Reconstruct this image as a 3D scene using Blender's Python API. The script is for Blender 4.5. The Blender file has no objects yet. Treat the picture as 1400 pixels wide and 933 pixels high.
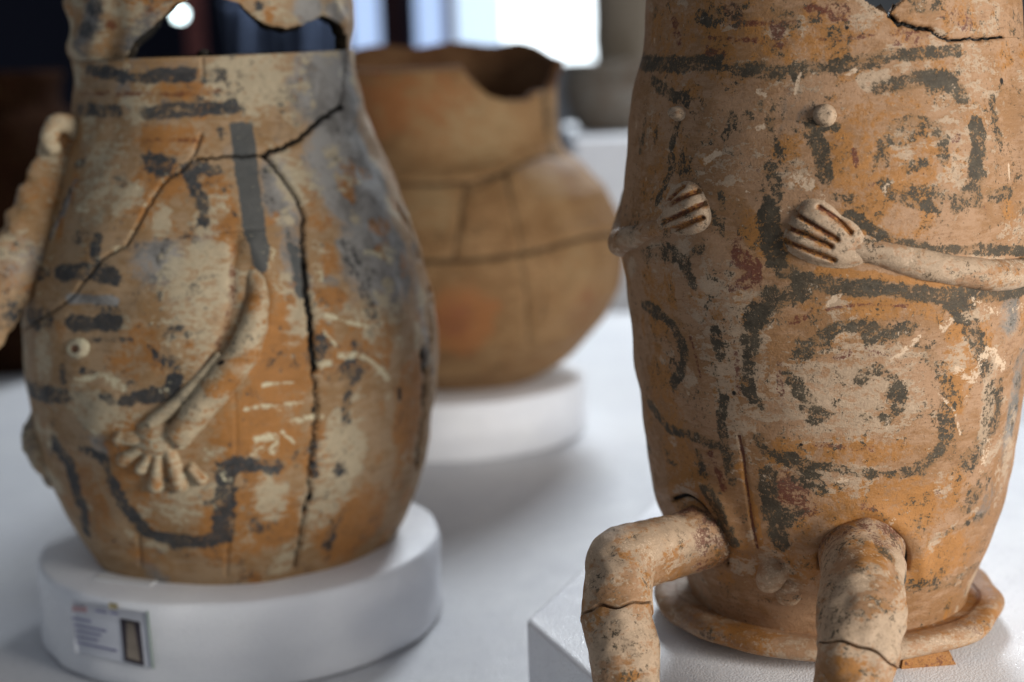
import bpy, math, random
import numpy as np
from math import radians, sin, cos, tan, pi

# ------------------------------------------------------------------ camera, world, lights, exposure
scene = bpy.context.scene
col = scene.collection
FPX, PITCH, ROLL, CAMH = 2165.0, radians(10.5), radians(1.8), 0.61
CAM = np.array([0.0, 0.0, CAMH])
_F = np.array([0, cos(PITCH), -sin(PITCH)]); _X = np.array([1.0, 0, 0]); _U = np.array([0, sin(PITCH), cos(PITCH)])
XC = cos(ROLL) * _X - sin(ROLL) * _U
UC = sin(ROLL) * _X + cos(ROLL) * _U

cd = bpy.data.cameras.new('camera'); cam = bpy.data.objects.new('camera', cd); col.objects.link(cam)
from mathutils import Matrix, Vector
cam.matrix_world = Matrix(((XC[0], UC[0], -_F[0], CAM[0]), (XC[1], UC[1], -_F[1], CAM[1]), (XC[2], UC[2], -_F[2], CAM[2]), (0, 0, 0, 1)))
cd.sensor_width = 36.0; cd.lens = FPX / 1400 * 36.0
cd.clip_start = 0.05; cd.clip_end = 60
cd.dof.use_dof = True; cd.dof.focus_distance = 1.265; cd.dof.aperture_fstop = 2.55; cd.dof.aperture_blades = 0
scene.camera = cam

world = bpy.data.worlds.new('World'); scene.world = world; world.use_nodes = True
bg = world.node_tree.nodes['Background']
bg.inputs[0].default_value = (0.80, 0.88, 1.0, 1); bg.inputs[1].default_value = 0.17

def area(name, loc, target, size, power, color, sizey=None):
    l = bpy.data.lights.new(name, 'AREA'); l.energy = power; l.color = color; l.size = size
    if sizey: l.shape = 'RECTANGLE'; l.size_y = sizey
    o = bpy.data.objects.new(name, l); col.objects.link(o); o.location = loc
    d = Vector(target) - Vector(loc); o.rotation_euler = d.to_track_quat('-Z', 'Y').to_euler()
    return o
area('window_light', (0.85, 5.1, 2.45), (0.0, 2.0, 0.0), 0.9, 108, (0.86, 0.93, 1.0))
area('room_light', (1.78, -0.05, 0.70), (0.05, 1.5, 0.16), 0.8, 47, (1.0, 0.96, 0.90))

scene.view_settings.view_transform = 'Standard'; scene.view_settings.look = 'None'
scene.view_settings.exposure = 0.28; scene.view_settings.gamma = 1.0
try: scene.view_settings.use_curve_mapping = False
except Exception: pass
scene.render.engine = 'CYCLES'
scene.cycles.use_denoising = True
scene.cycles.max_bounces = 8

# ------------------------------------------------------------------ geometry helpers
rng = np.random.default_rng(7)
random.seed(7)

def rays(P):
    P = np.atleast_2d(np.asarray(P, float))
    d = _F[None] * FPX + XC[None] * (P[:, :1] - 700) - UC[None] * (P[:, 1:2] - 466.5)
    return d / np.linalg.norm(d, axis=1, keepdims=True)
def at_z(px, py, z):
    d = rays((px, py))[0]; return CAM + d * ((z - CAM[2]) / d[2])
def at_y(px, py, y):
    d = rays((px, py))[0]; return CAM + d * (y / d[1])
def project(V):
    W = V - CAM; dep = W @ _F
    return np.stack([700 + FPX * (W @ XC) / dep, 466.5 - FPX * (W @ UC) / dep], 1)

_wv = [(rng.normal(size=3), rng.uniform(0, 6.28)) for _ in range(24)]
def lumps(P, wl, seed=0):
    """smooth random field in about -1..1, features of size wl metres"""
    s = np.zeros(len(P))
    for i in range(8):
        w, ph = _wv[(i + int(seed) * 5) % 24]
        s += np.sin(P @ (w / np.linalg.norm(w)) * (2 * pi / wl) * (0.7 + 0.11 * i) + ph + seed)
    return s / 4.0

def smooth(x): x = np.clip(x, 0, 1); return x * x * (3 - 2 * x)

def catmull(pts, n):
    P = np.asarray(pts, float)
    if len(P) == 2: t = np.linspace(0, 1, n)[:, None]; return P[0] * (1 - t) + P[1] * t
    Q = np.vstack([2 * P[0] - P[1], P, 2 * P[-1] - P[-2]])
    out = []
    for u in np.linspace(0, len(P) - 1, n):
        i = min(int(u), len(P) - 2); t = u - i
        a, b, c, d = Q[i], Q[i + 1], Q[i + 2], Q[i + 3]
        out.append(0.5 * (2 * b + (c - a) * t + (2 * a - 5 * b + 4 * c - d) * t * t + (3 * b - a - 3 * c + d) * t ** 3))
    return np.array(out)

def densify(P, step):
    P = np.asarray(P, float); out = [P[:1]]
    for a, b in zip(P[:-1], P[1:]):
        n = max(1, int(np.linalg.norm(b - a) / step))
        out.append(a + (b - a) * (np.arange(1, n + 1) / n)[:, None])
    return np.vstack(out)

def pip(P, poly):
    poly = np.asarray(poly, float); x, y = P[:, 0], P[:, 1]; r = np.zeros(len(P), bool)
    for (x0, y0), (x1, y1) in zip(poly, np.roll(poly, -1, 0)):
        c = ((y0 > y) != (y1 > y)); r ^= c & (x < (x1 - x0) * (y - y0) / (y1 - y0 + 1e-12) + x0)
    return r
def seg_dist(P, line, closed=False):
    line = np.asarray(line, float)
    if len(line) == 1: return np.linalg.norm(P - line[0], axis=1)
    A = line; B = np.roll(line, -1, 0)
    if not closed: A, B = A[:-1], B[:-1]
    d = np.full(len(P), 1e9)
    for a, b in zip(A, B):
        ab = b - a; L = ab @ ab + 1e-18
        t = np.clip((P - a) @ ab / L, 0, 1)
        d = np.minimum(d, np.linalg.norm(P - a - t[:, None] * ab, axis=1))
    return d
def wobble_line(pts, amp, step=5, seed=1):
    """a jagged version of a crack line in the same coordinates"""
    r = np.random.default_rng(seed); P = densify(pts, step)
    o = r.normal(size=P.shape) * amp; o[0] = 0; o[-1] = 0
    return P + o

FIELDS = ['k', 'o', 'p', 'r', 'g', 'c', 'w', 'd']   # black, orange, pale, red | grey, crack (dirt and painted-in groove shade), white scrape, dark fill

def mesh_obj(name, V, F, mat, parent=None, origin=(0, 0, 0), fields=None, smooth_shade=True):
    origin = np.asarray(origin, float); V = np.asarray(V, float)
    me = bpy.data.meshes.new(name)
    V32 = np.ascontiguousarray(V - origin, dtype=np.float32)
    if isinstance(F, np.ndarray):
        F = np.ascontiguousarray(F, dtype=np.int32); n, k = F.shape
        me.vertices.add(len(V32)); me.vertices.foreach_set('co', V32.ravel())
        me.loops.add(n * k); me.loops.foreach_set('vertex_index', F.ravel())
        me.polygons.add(n); me.polygons.foreach_set('loop_start', np.arange(0, n * k, k, dtype=np.int32))
        me.polygons.foreach_set('loop_total', np.full(n, k, dtype=np.int32))
        me.update(calc_edges=True)
    else:
        me.from_pydata([tuple(v) for v in V32.tolist()], [], F); me.update()
    me.polygons.foreach_set('use_smooth', np.full(len(me.polygons), smooth_shade, dtype=bool))
    if fields is None and mat is not None and 'clay' in mat.name: fields = {}
    if fields is not None:
        for nm, ks in (('paint_a', FIELDS[:4]), ('paint_b', FIELDS[4:])):
            at = me.attributes.new(nm, 'FLOAT_COLOR', 'POINT')
            arr = np.stack([np.broadcast_to(np.asarray(fields.get(k, 0.0), float), (len(V32),)) for k in ks], 1).astype(np.float32)
            at.data.foreach_set('color', np.ascontiguousarray(arr).ravel())
    me.validate()
    if mat: me.materials.append(mat)
    o = bpy.data.objects.new(name, me); col.objects.link(o)
    if parent is not None:
        # keep children's meshes relative to their own parent origin
        o.parent = parent
        if parent.get('_o') is not None: po = np.array(parent['_o'])
        else: po = np.zeros(3)
        o.location = tuple(origin - po)
    else:
        o.location = tuple(origin)
    o['_o'] = [float(v) for v in origin]
    return o
def tag(o, label, cat, group=None):
    o['label'] = label; o['category'] = cat
    if group: o['group'] = group
    return o
def struct(o): o['kind'] = 'structure'; return o
def empty(name, loc):
    o = bpy.data.objects.new(name, None); col.objects.link(o); o.location = tuple(loc); o['_o'] = [float(v) for v in loc]
    o.empty_display_size = 0.05
    return o

def grid_faces(nu, nv, closed_u):
    i = np.arange(nu if closed_u else nu - 1); j = np.arange(nv - 1)
    I, J = np.meshgrid(i, j, indexing='ij'); I2 = (I + 1) % nu
    return np.stack([(I * nv + J), (I2 * nv + J), (I2 * nv + J + 1), (I * nv + J + 1)], -1).reshape(-1, 4)

def box(name, lo, hi, mat, parent=None, bevel=0.0, origin=None):
    lo = np.array(lo, float); hi = np.array(hi, float)
    V = np.array([[x, y, z] for x in (lo[0], hi[0]) for y in (lo[1], hi[1]) for z in (lo[2], hi[2])])
    F = [(0, 1, 3, 2), (4, 6, 7, 5), (0, 4, 5, 1), (2, 3, 7, 6), (0, 2, 6, 4), (1, 5, 7, 3)]
    if origin is None: origin = ((lo[0] + hi[0]) / 2, (lo[1] + hi[1]) / 2, lo[2])
    o = mesh_obj(name, V, F, mat, parent, origin, smooth_shade=False)
    if bevel:
        m = o.modifiers.new('bevel', 'BEVEL'); m.width = bevel; m.segments = 3
    return o

def prism(name, poly, z0, z1, mat, parent=None, bevel=0.006):
    poly = np.asarray(poly, float); n = len(poly)
    V = np.vstack([np.c_[poly, np.full(n, z0)], np.c_[poly, np.full(n, z1)]])
    F = [tuple(range(n))[::-1], tuple(range(n, 2 * n))] + [(i, (i + 1) % n, n + (i + 1) % n, n + i) for i in range(n)]
    o = mesh_obj(name, V, F, mat, parent, (poly[:, 0].mean(), poly[:, 1].mean(), z0), smooth_shade=False)
    if bevel:
        m = o.modifiers.new('bevel', 'BEVEL'); m.width = bevel; m.segments = 4
    return o

def lathe(name, centre, prof, mat, parent=None, n=96, amp=0.0, origin=None, fields=None):
    prof = np.asarray(prof, float); th = np.linspace(0, 2 * pi, n, endpoint=False)
    T, R = np.meshgrid(th, prof[:, 0], indexing='ij'); Z = np.broadcast_to(prof[:, 1], R.shape)
    V = np.stack([centre[0] + R * np.cos(T), centre[1] + R * np.sin(T), centre[2] + Z], -1).reshape(-1, 3)
    if amp:
        k = lumps(V, 0.06, 1) * amp; c = np.array(centre)
        d = V - c; d[:, 2] = 0; d /= np.linalg.norm(d, axis=1, keepdims=True) + 1e-9; V = V + d * k[:, None]
    return mesh_obj(name, V, grid_faces(n, len(prof), True), mat, parent, centre if origin is None else origin, fields)

# ------------------------------------------------------------------ materials
def new_mat(name):
    m = bpy.data.materials.new(name); m.use_nodes = True; nt = m.node_tree
    return m, nt, nt.nodes['Principled BSDF']
class N:
    def __init__(s, nt): s.nt = nt
    def node(s, t, **kw):
        n = s.nt.nodes.new(t)
        for k, v in kw.items(): setattr(n, k, v)
        return n
    def put(s, sock, v):
        if isinstance(v, bpy.types.NodeSocket): s.nt.links.new(v, sock)
        elif isinstance(v, (tuple, list)) and len(v) == 3 and sock.type == 'RGBA': sock.default_value = (*v, 1)
        else: sock.default_value = v
    def m(s, op, a, b=0.0, c=None):
        n = s.node('ShaderNodeMath', operation=op); s.put(n.inputs[0], a); s.put(n.inputs[1], b)
        if c is not None: s.put(n.inputs[2], c)
        return n.outputs[0]
    def noise(s, vec, scale, detail=4, rough=0.55, dist=0.0):
        n = s.node('ShaderNodeTexNoise'); s.put(n.inputs['Vector'], vec); s.put(n.inputs['Scale'], scale)
        s.put(n.inputs['Detail'], detail); s.put(n.inputs['Roughness'], rough); s.put(n.inputs['Distortion'], dist)
        return n.outputs[0]
    def step(s, v, a, b):
        n = s.node('ShaderNodeMapRange', interpolation_type='SMOOTHSTEP'); s.put(n.inputs[0], v); s.put(n.inputs[1], a); s.put(n.inputs[2], b)
        return n.outputs[0]
    def mix(s, f, a, b):
        n = s.node('ShaderNodeMix', data_type='RGBA'); s.put(n.inputs[0], f); s.put(n.inputs[6], a); s.put(n.inputs[7], b)
        return n.outputs[2]
    def mapping(s, vec, scale, loc=(0, 0, 0)):
        n = s.node('ShaderNodeMapping'); s.put(n.inputs[0], vec); n.inputs['Scale'].default_value = scale; n.inputs['Location'].default_value = loc
        return n.outputs[0]

def clay_paint(name, base1, base2, orange, pale, black, red, grey, seed=(0, 0, 0), rough=0.58, flake=1.0, fscale=1.0, speck=1.0, olive=(0.17, 0.11, 0.045), spec=0.35):
    m, nt, bs = new_mat(name); n = N(nt)
    tc = n.node('ShaderNodeTexCoord').outputs['Object']
    v = n.mapping(tc, (1, 1, 1), seed)
    vh = n.mapping(tc, (1, 1, 2.6), seed)           # brushed mostly round the pot
    A = n.node('ShaderNodeAttribute', attribute_name='paint_a'); B = n.node('ShaderNodeAttribute', attribute_name='paint_b')
    sa = n.node('ShaderNodeSeparateColor'); nt.links.new(A.outputs['Color'], sa.inputs[0])
    sb = n.node('ShaderNodeSeparateColor'); nt.links.new(B.outputs['Color'], sb.inputs[0])
    k, o, p, r = sa.outputs[0], sa.outputs[1], sa.outputs[2], A.outputs['Alpha']
    g, c, w, d = sb.outputs[0], sb.outputs[1], sb.outputs[2], B.outputs['Alpha']
    nL = n.noise(v, 14, 4, 0.55, 0.4); nM = n.noise(vh, 55 * fscale, 7, 0.68, 0.3); nF = n.noise(v, 210 * fscale, 6, 0.72, 0.2)
    nX = n.noise(v, 620 * fscale, 4, 0.65); nM2 = n.noise(n.mapping(tc, (1, 1, 1), (3.1 + seed[0], 1.7, 9.2)), 38 * fscale, 7, 0.7, 0.5)
    nF2 = n.noise(n.mapping(tc, (1, 1, 1), (8.3, 5.7 + seed[1], 2.2)), 190 * fscale, 7, 0.74, 0.3)
    cen = lambda x, a: n.m('MULTIPLY', n.m('SUBTRACT', x, 0.5), a)
    # body colour
    c0 = n.mix(n.step(n.m('ADD', nL, cen(nM, 1.2)), 0.36, 0.66), base1, base2)
    st = n.noise(n.mapping(tc, (1, 1, 7), (2.2, 3.3, 1.1)), 45 * fscale, 6, 0.7, 0.2)
    c0 = n.mix(n.m('MULTIPLY', n.step(n.m('ADD', st, cen(nF, 0.6)), 0.52, 0.72), 0.45), c0, tuple(x * y for x, y in zip(base2, (0.62, 0.55, 0.5))))
    gm = n.step(n.m('ADD', n.m('ADD', g, cen(nM2, 1.6)), cen(nF2, 0.5)), 0.26, 0.70)
    cg = n.mix(n.m('MULTIPLY', gm, 0.92), c0, n.mix(n.step(n.m('ADD', nL, cen(nM2, 1.4)), 0.36, 0.62), grey, tuple(x * 0.58 for x in grey)))
    om = n.step(n.m('ADD', n.m('ADD', n.m('SUBTRACT', o, n.m('MULTIPLY', g, 0.12)), cen(nM2, 2.2)), cen(nF, 1.3)), 0.34, 0.70)
    c1 = n.mix(n.m('MULTIPLY', om, 0.9), cg, n.mix(n.step(nM, 0.35, 0.68), orange, tuple(x * y for x, y in zip(orange, (1.25, 1.3, 1.6)))))
    pm = n.step(n.m('ADD', n.m('ADD', p, cen(nM, 2.2)), cen(nF2, 1.8)), 0.42, 0.68)
    c3 = n.mix(n.m('MULTIPLY', pm, 0.85), c1, n.mix(n.step(nF2, 0.35, 0.7), pale, tuple(x * 0.8 for x in pale)))
    # red wash
    rm = n.step(n.m('ADD', n.m('ADD', n.m('ADD', r, cen(nF2, 2.6)), cen(nM, 1.4)), cen(nX, 1.2)), 0.38, 0.72)
    c4 = n.mix(n.m('MULTIPLY', rm, 0.88), c3, red)
    # black paint, flaked
    kk = n.m('ADD', n.m('ADD', n.m('ADD', n.m('MULTIPLY', k, 0.93), cen(nM2, 2.0 * flake)), cen(nF2, 3.1 * flake)), cen(nX, 1.6 * flake))
    nP = n.noise(v, 1050 * fscale, 3, 0.6)
    kk = n.m('ADD', kk, cen(nP, 0.5 * flake))
    km = n.step(kk, 0.465, 0.545)
    kcol = n.mix(n.step(n.m('ADD', nF, cen(nM, 0.8)), 0.38, 0.66), black, tuple(x * 1.7 for x in black))
    halo = n.m('MULTIPLY', n.step(kk, 0.26, 0.5), 0.5)                # thin worn pigment film round the solid paint
    film = n.m('MULTIPLY', n.step(n.m('ADD', k, cen(nM, 0.9)), 0.28, 0.55), 0.24)
    c5 = n.mix(n.m('MAXIMUM', halo, film), c4, olive)
    c5 = n.mix(n.m('MULTIPLY', km, n.m('ADD', 0.80, n.m('MULTIPLY', n.step(nM2, 0.35, 0.6), 0.17))), c5, kcol)
    dm = n.step(n.m('ADD', n.m('ADD', d, cen(nF2, 0.8)), cen(nM, 0.8)), 0.42, 0.56)
    c6 = n.mix(n.m('MULTIPLY', dm, 0.96), c5, n.mix(nM, (0.075, 0.08, 0.08), (0.12, 0.125, 0.12)))
    # specks and pits
    sp = n.step(n.m('ADD', n.m('ADD', nX, cen(nF, 0.7)), cen(nM2, 0.4)), 0.645, 0.70)
    c7 = n.mix(n.m('MULTIPLY', sp, 0.65 * speck), c6, tuple(x * 1.3 for x in black))
    sp2 = n.step(n.m('ADD', n.noise(n.mapping(tc, (1, 1, 1), (4, 4, 4)), 480, 4, 0.7), cen(nM, 0.5)), 0.69, 0.74)
    c7 = n.mix(n.m('MULTIPLY', sp2, 0.55 * speck), c7, tuple(min(1, x * 1.2) for x in pale))
    wm = n.step(n.m('ADD', n.m('ADD', n.m('ADD', w, cen(nF2, 2.6)), cen(nX, 1.4)), cen(nM, 1.2)), 0.46, 0.72)
    c8 = n.mix(n.m('MULTIPLY', wm, 0.9), c7, tuple(min(0.8, x * 1.3) for x in pale))
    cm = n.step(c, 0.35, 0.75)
    c9 = n.mix(cm, c8, (0.012, 0.009, 0.006))  # dirt-dark cracks, with the shade of the groove painted into the colour
    fine = n.m('ADD', 0.70, n.m('MULTIPLY', nX, 0.28))
    vm = n.node('ShaderNodeVectorMath', operation='SCALE'); nt.links.new(c9, vm.inputs[0]); n.put(vm.inputs['Scale'], fine)
    nt.links.new(vm.outputs[0], bs.inputs['Base Color'])
    h = n.m('ADD', n.m('ADD', n.m('MULTIPLY', nF, 0.5), n.m('MULTIPLY', nX, 0.22)), n.m('MULTIPLY', nM, 0.8))
    h = n.m('SUBTRACT', h, n.m('MULTIPLY', sp, 0.35)); h = n.m('ADD', h, n.m('MULTIPLY', km, 0.10)); h = n.m('ADD', h, n.m('MULTIPLY', wm, -0.15))
    bp = n.node('ShaderNodeBump'); bp.inputs['Strength'].default_value = 0.55; bp.inputs['Distance'].default_value = 0.0032
    nt.links.new(h, bp.inputs['Height']); nt.links.new(bp.outputs[0], bs.inputs['Normal'])
    n.put(bs.inputs['Roughness'], n.m('ADD', rough - 0.12, n.m('MULTIPLY', nF2, 0.3)))
    bs.inputs['Specular IOR Level'].default_value = spec
    return m

M_URN = clay_paint('painted_urn_clay', (0.46, 0.270, 0.150), (0.35, 0.180, 0.075), (0.40, 0.170, 0.036), (0.60, 0.44, 0.30), (0.052, 0.041, 0.026), (0.135, 0.030, 0.017), (0.33, 0.32, 0.29))
M_POT = clay_paint('weathered_pot_clay', (0.48, 0.32, 0.18), (0.38, 0.22, 0.095), (0.41, 0.17, 0.036), (0.66, 0.55, 0.37), (0.040, 0.042, 0.044), (0.20, 0.06, 0.02), (0.40, 0.39, 0.37), seed=(5, 2, 7), rough=0.6, flake=0.9, fscale=0.85, speck=0.6, olive=(0.15, 0.12, 0.08))
M_JAR = clay_paint('plain_terracotta_clay', (0.35, 0.20, 0.085), (0.26, 0.135, 0.05), (0.33, 0.125, 0.034), (0.43, 0.29, 0.14), (0.06, 0.04, 0.02), (0.28, 0.09, 0.04), (0.3, 0.26, 0.2), seed=(1, 8, 3), rough=0.7, speck=0.3)
M_DARKPOT = clay_paint('shaded_clay', (0.030, 0.012, 0.006), (0.018, 0.007, 0.004), (0.07, 0.02, 0.01), (0.1, 0.06, 0.04), (0.01, 0.008, 0.006), (0.07, 0.015, 0.01), (0.08, 0.08, 0.08), seed=(2, 2, 2), rough=0.9, spec=0.02)  # shade of the unlit left end put into this near-black brown
M_JARIN = clay_paint('dark_brown_clay', (0.19, 0.10, 0.048), (0.13, 0.06, 0.028), (0.17, 0.06, 0.02), (0.22, 0.14, 0.08), (0.03, 0.02, 0.012), (0.12, 0.04, 0.02), (0.12, 0.11, 0.1), seed=(3, 1, 6), rough=0.85, spec=.1)  # darker brown for the jar's inner wall and broken edges
M_GREYJAR = clay_paint('greyish_brown_clay', (0.22, 0.20, 0.17), (0.17, 0.12, 0.08), (0.22, 0.11, 0.06), (0.26, 0.25, 0.22), (0.06, 0.05, 0.04), (0.15, 0.06, 0.04), (0.26, 0.28, 0.26), seed=(9, 2, 4), rough=0.7)
M_BEIGE = clay_paint('beige_clay', (0.30, 0.25, 0.19), (0.27, 0.22, 0.16), (0.29, 0.21, 0.14), (0.34, 0.3, 0.24), (0.1, 0.08, 0.06), (0.2, 0.12, 0.1), (0.3, 0.28, 0.25), seed=(9, 9, 1), rough=0.75, speck=0.2)

M_POTIN = clay_paint('blackened_clay_core', (0.035, 0.028, 0.02), (0.02, 0.016, 0.012), (0.05, 0.03, 0.015), (0.07, 0.055, 0.04), (0.01, 0.008, 0.006), (0.03, 0.01, 0.01), (0.03, 0.03, 0.03), seed=(4, 4, 2), rough=.9, spec=.05)  # near-black for the pot's inner wall and broken edges
def foam_mat(name, colr, scale=420, strength=0.22):
    m, nt, bs = new_mat(name); n = N(nt); tc = n.node('ShaderNodeTexCoord').outputs['Object']
    vo = n.node('ShaderNodeTexVoronoi'); n.put(vo.inputs['Vector'], tc); n.put(vo.inputs['Scale'], scale)
    na = n.noise(tc, 30, 4); nb = n.noise(tc, 5, 3)
    h = n.m('ADD', n.m('MULTIPLY', vo.outputs['Distance'], -1.0), n.m('MULTIPLY', na, 0.22))
    bp = n.node('ShaderNodeBump'); bp.inputs['Strength'].default_value = strength; bp.inputs['Distance'].default_value = 0.0025
    nt.links.new(h, bp.inputs['Height']); nt.links.new(bp.outputs[0], bs.inputs['Normal'])
    c = n.mix(n.step(n.m('ADD', nb, n.m('MULTIPLY', n.m('SUBTRACT', na, 0.5), 0.5)), 0.3, 0.7), colr, tuple(x * y for x, y in zip(colr, (0.93, 0.93, 0.95))))
    c = n.mix(n.m('MULTIPLY', n.step(vo.outputs['Color'], 0.75, 0.95), 0.2), c, (0.9, 0.9, 0.92))
    nt.links.new(c, bs.inputs['Base Color'])
    n.put(bs.inputs['Roughness'], n.m('SUBTRACT', n.m('ADD', 0.34, n.m('MULTIPLY', na, 0.35)), n.m('MULTIPLY', n.step(vo.outputs['Color'], 0.8, 0.9), 0.4)))
    bs.inputs['Specular IOR Level'].default_value = 0.4
    bs.inputs['Subsurface Weight'].default_value = 0.0
    return m
M_FOAM = foam_mat('white_packing_foam', (0.90, 0.91, 0.93), 520, 0.2)
M_TABLE = foam_mat('white_table_foam', (0.68, 0.68, 0.685), 380, 0.25)

def flat_mat(name, colr, rough=0.8, emit=0.0, var=0.15, scale=8.0, spec=0.2):
    m, nt, bs = new_mat(name); n = N(nt); tc = n.node('ShaderNodeTexCoord').outputs['Object']
    c = n.mix(n.noise(tc, scale, 4), colr, tuple(x * (1 - var) for x in colr))
    nt.links.new(c, bs.inputs['Base Color']); bs.inputs['Roughness'].default_value = rough; bs.inputs['Specular IOR Level'].default_value = spec
    if emit:
        nt.links.new(c, bs.inputs['Emission Color']); bs.inputs['Emission Strength'].default_value = emit
    return m

# ------------------------------------------------------------------ vessels: turned walls fitted to their outline
class Vessel:
    def __init__(s, base, sil, wob=0.0, wseed=0, zfix=None, sm=2):
        """base: world point on the axis at the foot; sil: outline pixels -> (z, r) by closest approach to the axis"""
        s.b = np.asarray(base, float)
        d = rays(sil); pr = []
        for q in d:
            n = np.cross(q, [0, 0, 1.0]); n /= np.linalg.norm(n)
            r = abs((s.b - CAM) @ n)
            h = np.array([q[0], q[1]]); t = ((s.b - CAM)[:2] @ h) / (h @ h)
            pr.append((CAM[2] + q[2] * t - s.b[2], r))
        if zfix: pr += zfix
        pr = np.array(sorted(pr)); s.zs = np.linspace(pr[0, 0], pr[-1, 0], 240)
        rr = np.interp(s.zs, pr[:, 0], pr[:, 1])
        ker = np.exp(-np.linspace(-2, 2, 4 * sm + 1) ** 2); ker /= ker.sum()
        s.rs = np.convolve(np.pad(rr, 2 * sm, mode='edge'), ker, 'valid')
        s.zmin, s.zmax = s.zs[0], s.zs[-1]
        c = CAM - s.b; s.th0 = math.atan2(c[1], c[0]); s.wob, s.wseed = wob, wseed
        s.rmax = s.rs.max()
    def r(s, z): return np.interp(z, s.zs, s.rs)
    def pt(s, th, z, h=0.0):
        th = np.asarray(th, float); z = np.asarray(z, float); R = s.r(z) + h
        P = np.stack([s.b[0] + R * np.cos(th + s.th0), s.b[1] + R * np.sin(th + s.th0), s.b[2] + z + 0 * R], -1)
        return P
    def nrm(s, th, z):
        dr = (s.r(z + 0.004) - s.r(z - 0.004)) / 0.008
        n = np.stack([np.cos(th + s.th0), np.sin(th + s.th0), -dr], -1)
        return n / np.linalg.norm(n, axis=-1, keepdims=True)
    def hit(s, px):
        """where the sight line through each pixel meets the wall: (theta, z)"""
        D = rays(px); c = s.b[:2] - CAM[:2]; L = np.linalg.norm(c)
        ts = np.linspace(L - s.rmax * 1.3, L + s.rmax * 0.6, 500) / 1.0
        out = []
        for q in D:
            hn = math.hypot(q[0], q[1]); T = ts / hn
            P = CAM + T[:, None] * q; z = P[:, 2] - s.b[2]
            f = np.hypot(P[:, 0] - s.b[0], P[:, 1] - s.b[1]) - s.r(np.clip(z, s.zmin, s.zmax))
            i = np.argmax(f < 0) if (f < 0).any() else None
            if i is None or i == 0: i = int(np.argmin(f)); Q = P[i]
            else:
                a = f[i - 1] / (f[i - 1] - f[i]); Q = P[i - 1] + a * (P[i] - P[i - 1])
            th = math.atan2(Q[1] - s.b[1], Q[0] - s.b[0]) - s.th0
            out.append(((th + pi) % (2 * pi) - pi, Q[2] - s.b[2]))
        return np.array(out)
    def on(s, px, h=0.0):
        a = s.hit(px); return s.pt(a[:, 0], a[:, 1]) + s.nrm(a[:, 0], a[:, 1]) * h
    def scale(s): return np.linalg.norm(s.b + np.array([0, 0, 0.25]) - CAM) / FPX * 0.93

class Painter:
    """pigment coverage on a vessel's wall, one scalar field per pigment"""
    def __init__(s, ves, V, TH, Z):
        s.v, s.V, s.TH, s.Z = ves, V, TH, Z; s.f = {k: np.zeros(len(V)) for k in FIELDS}; s.mpp = ves.scale()
        s.relief = np.zeros(len(V))
    def _near(s, P, m):
        lo, hi = P.min(0) - m, P.max(0) + m
        return np.where(((s.V >= lo) & (s.V <= hi)).all(1))[0]
    def line(s, field, st, w, pts, relief=0.0, rw=None, jag=0.0, seed=1):
        pts = np.asarray(pts, float)
        px = wobble_line(pts, jag, 4, seed) if jag else (densify(catmull(pts, 6 * len(pts)), 7) if len(pts) > 2 else densify(pts, 7))
        P = s.v.on(px); hw = w * s.mpp / 2
        idx = s._near(P, max(hw * 2.2, (rw or 0) * s.mpp))
        if len(idx) == 0: return
        d = seg_dist(s.V[idx], P); dc = d
        if field in 'kropgw': d = d + hw * (0.22 * lumps(s.V[idx], 0.035, 3) + 0.24 * lumps(s.V[idx], 0.013, 1)) - (0.12 * hw if field == 'k' else 0)
        s.f[field][idx] = np.maximum(s.f[field][idx], st * (np.clip(1 - (d - hw * 0.72) / (hw * 0.6), 0, 1) if field in 'kr' else np.clip(1 - (d - hw * 0.55) / (hw * 0.95), 0, 1)))
        if relief:
            q = (rw or w) * s.mpp / 2; s.relief[idx] += relief * np.exp(-(dc / q) ** 2)
    def blob(s, field, st, x, y, rx, ry, rot=0.0):
        a = s.v.hit([(x, y)])[0]; r0 = s.v.r(a[1])
        du = (s.TH - a[0]) * r0 / max(0.35, cos(min(abs(a[0]), 1.2))) * 1.0; du = du * max(0.35, cos(min(abs(a[0]), 1.2)))
        dv = -(s.Z - a[1]); c, q = cos(radians(rot)), sin(radians(rot))
        e = np.hypot((du * c + dv * q) / (rx * s.mpp), (-du * q + dv * c) / (ry * s.mpp))
        s.f[field] = np.maximum(s.f[field], st * smooth(1.35 - e * 0.85))
    def mottle(s, field, st, count, rmin, rmax, seed):
        r = np.random.default_rng(seed)
        for _ in range(count):
            th, z = r.uniform(-1.9, 1.9), r.uniform(s.v.zmin, s.v.zmax); R0 = r.uniform(rmin, rmax) * s.mpp; el = r.uniform(.6, 2.2)
            du = (s.TH - th) * s.v.r(z); dv = s.Z - z; idx = np.where((np.abs(du) < R0 * 3) & (np.abs(dv) < R0 * 3))[0]
            c, q = math.cos(th * 9), math.sin(th * 9); a, b = du[idx], dv[idx]
            e = np.hypot((a * c + b * q) / R0, (-a * q + b * c) / (R0 * el))
            s.f[field][idx] = np.maximum(s.f[field][idx], st * r.uniform(.6, 1.1) * smooth(1.35 - e * .85))
    def poly(s, field, st, pts, soft=3):
        a = s.v.hit(densify(list(pts) + [pts[0]], 12)); r0 = s.v.r(a[:, 1]).mean()
        S = np.c_[a[:, 0] * r0, a[:, 1]]; Q = np.c_[s.TH * r0, s.Z]
        lo, hi = S.min(0) - 0.02, S.max(0) + 0.02; idx = np.where(((Q >= lo) & (Q <= hi)).all(1))[0]
        ins = pip(Q[idx], S); d = seg_dist(Q[idx], S) * np.where(ins, 1, -1)
        s.f[field][idx] = np.maximum(s.f[field][idx], st * np.clip(0.5 + d / (soft * s.mpp), 0, 1))

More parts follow.
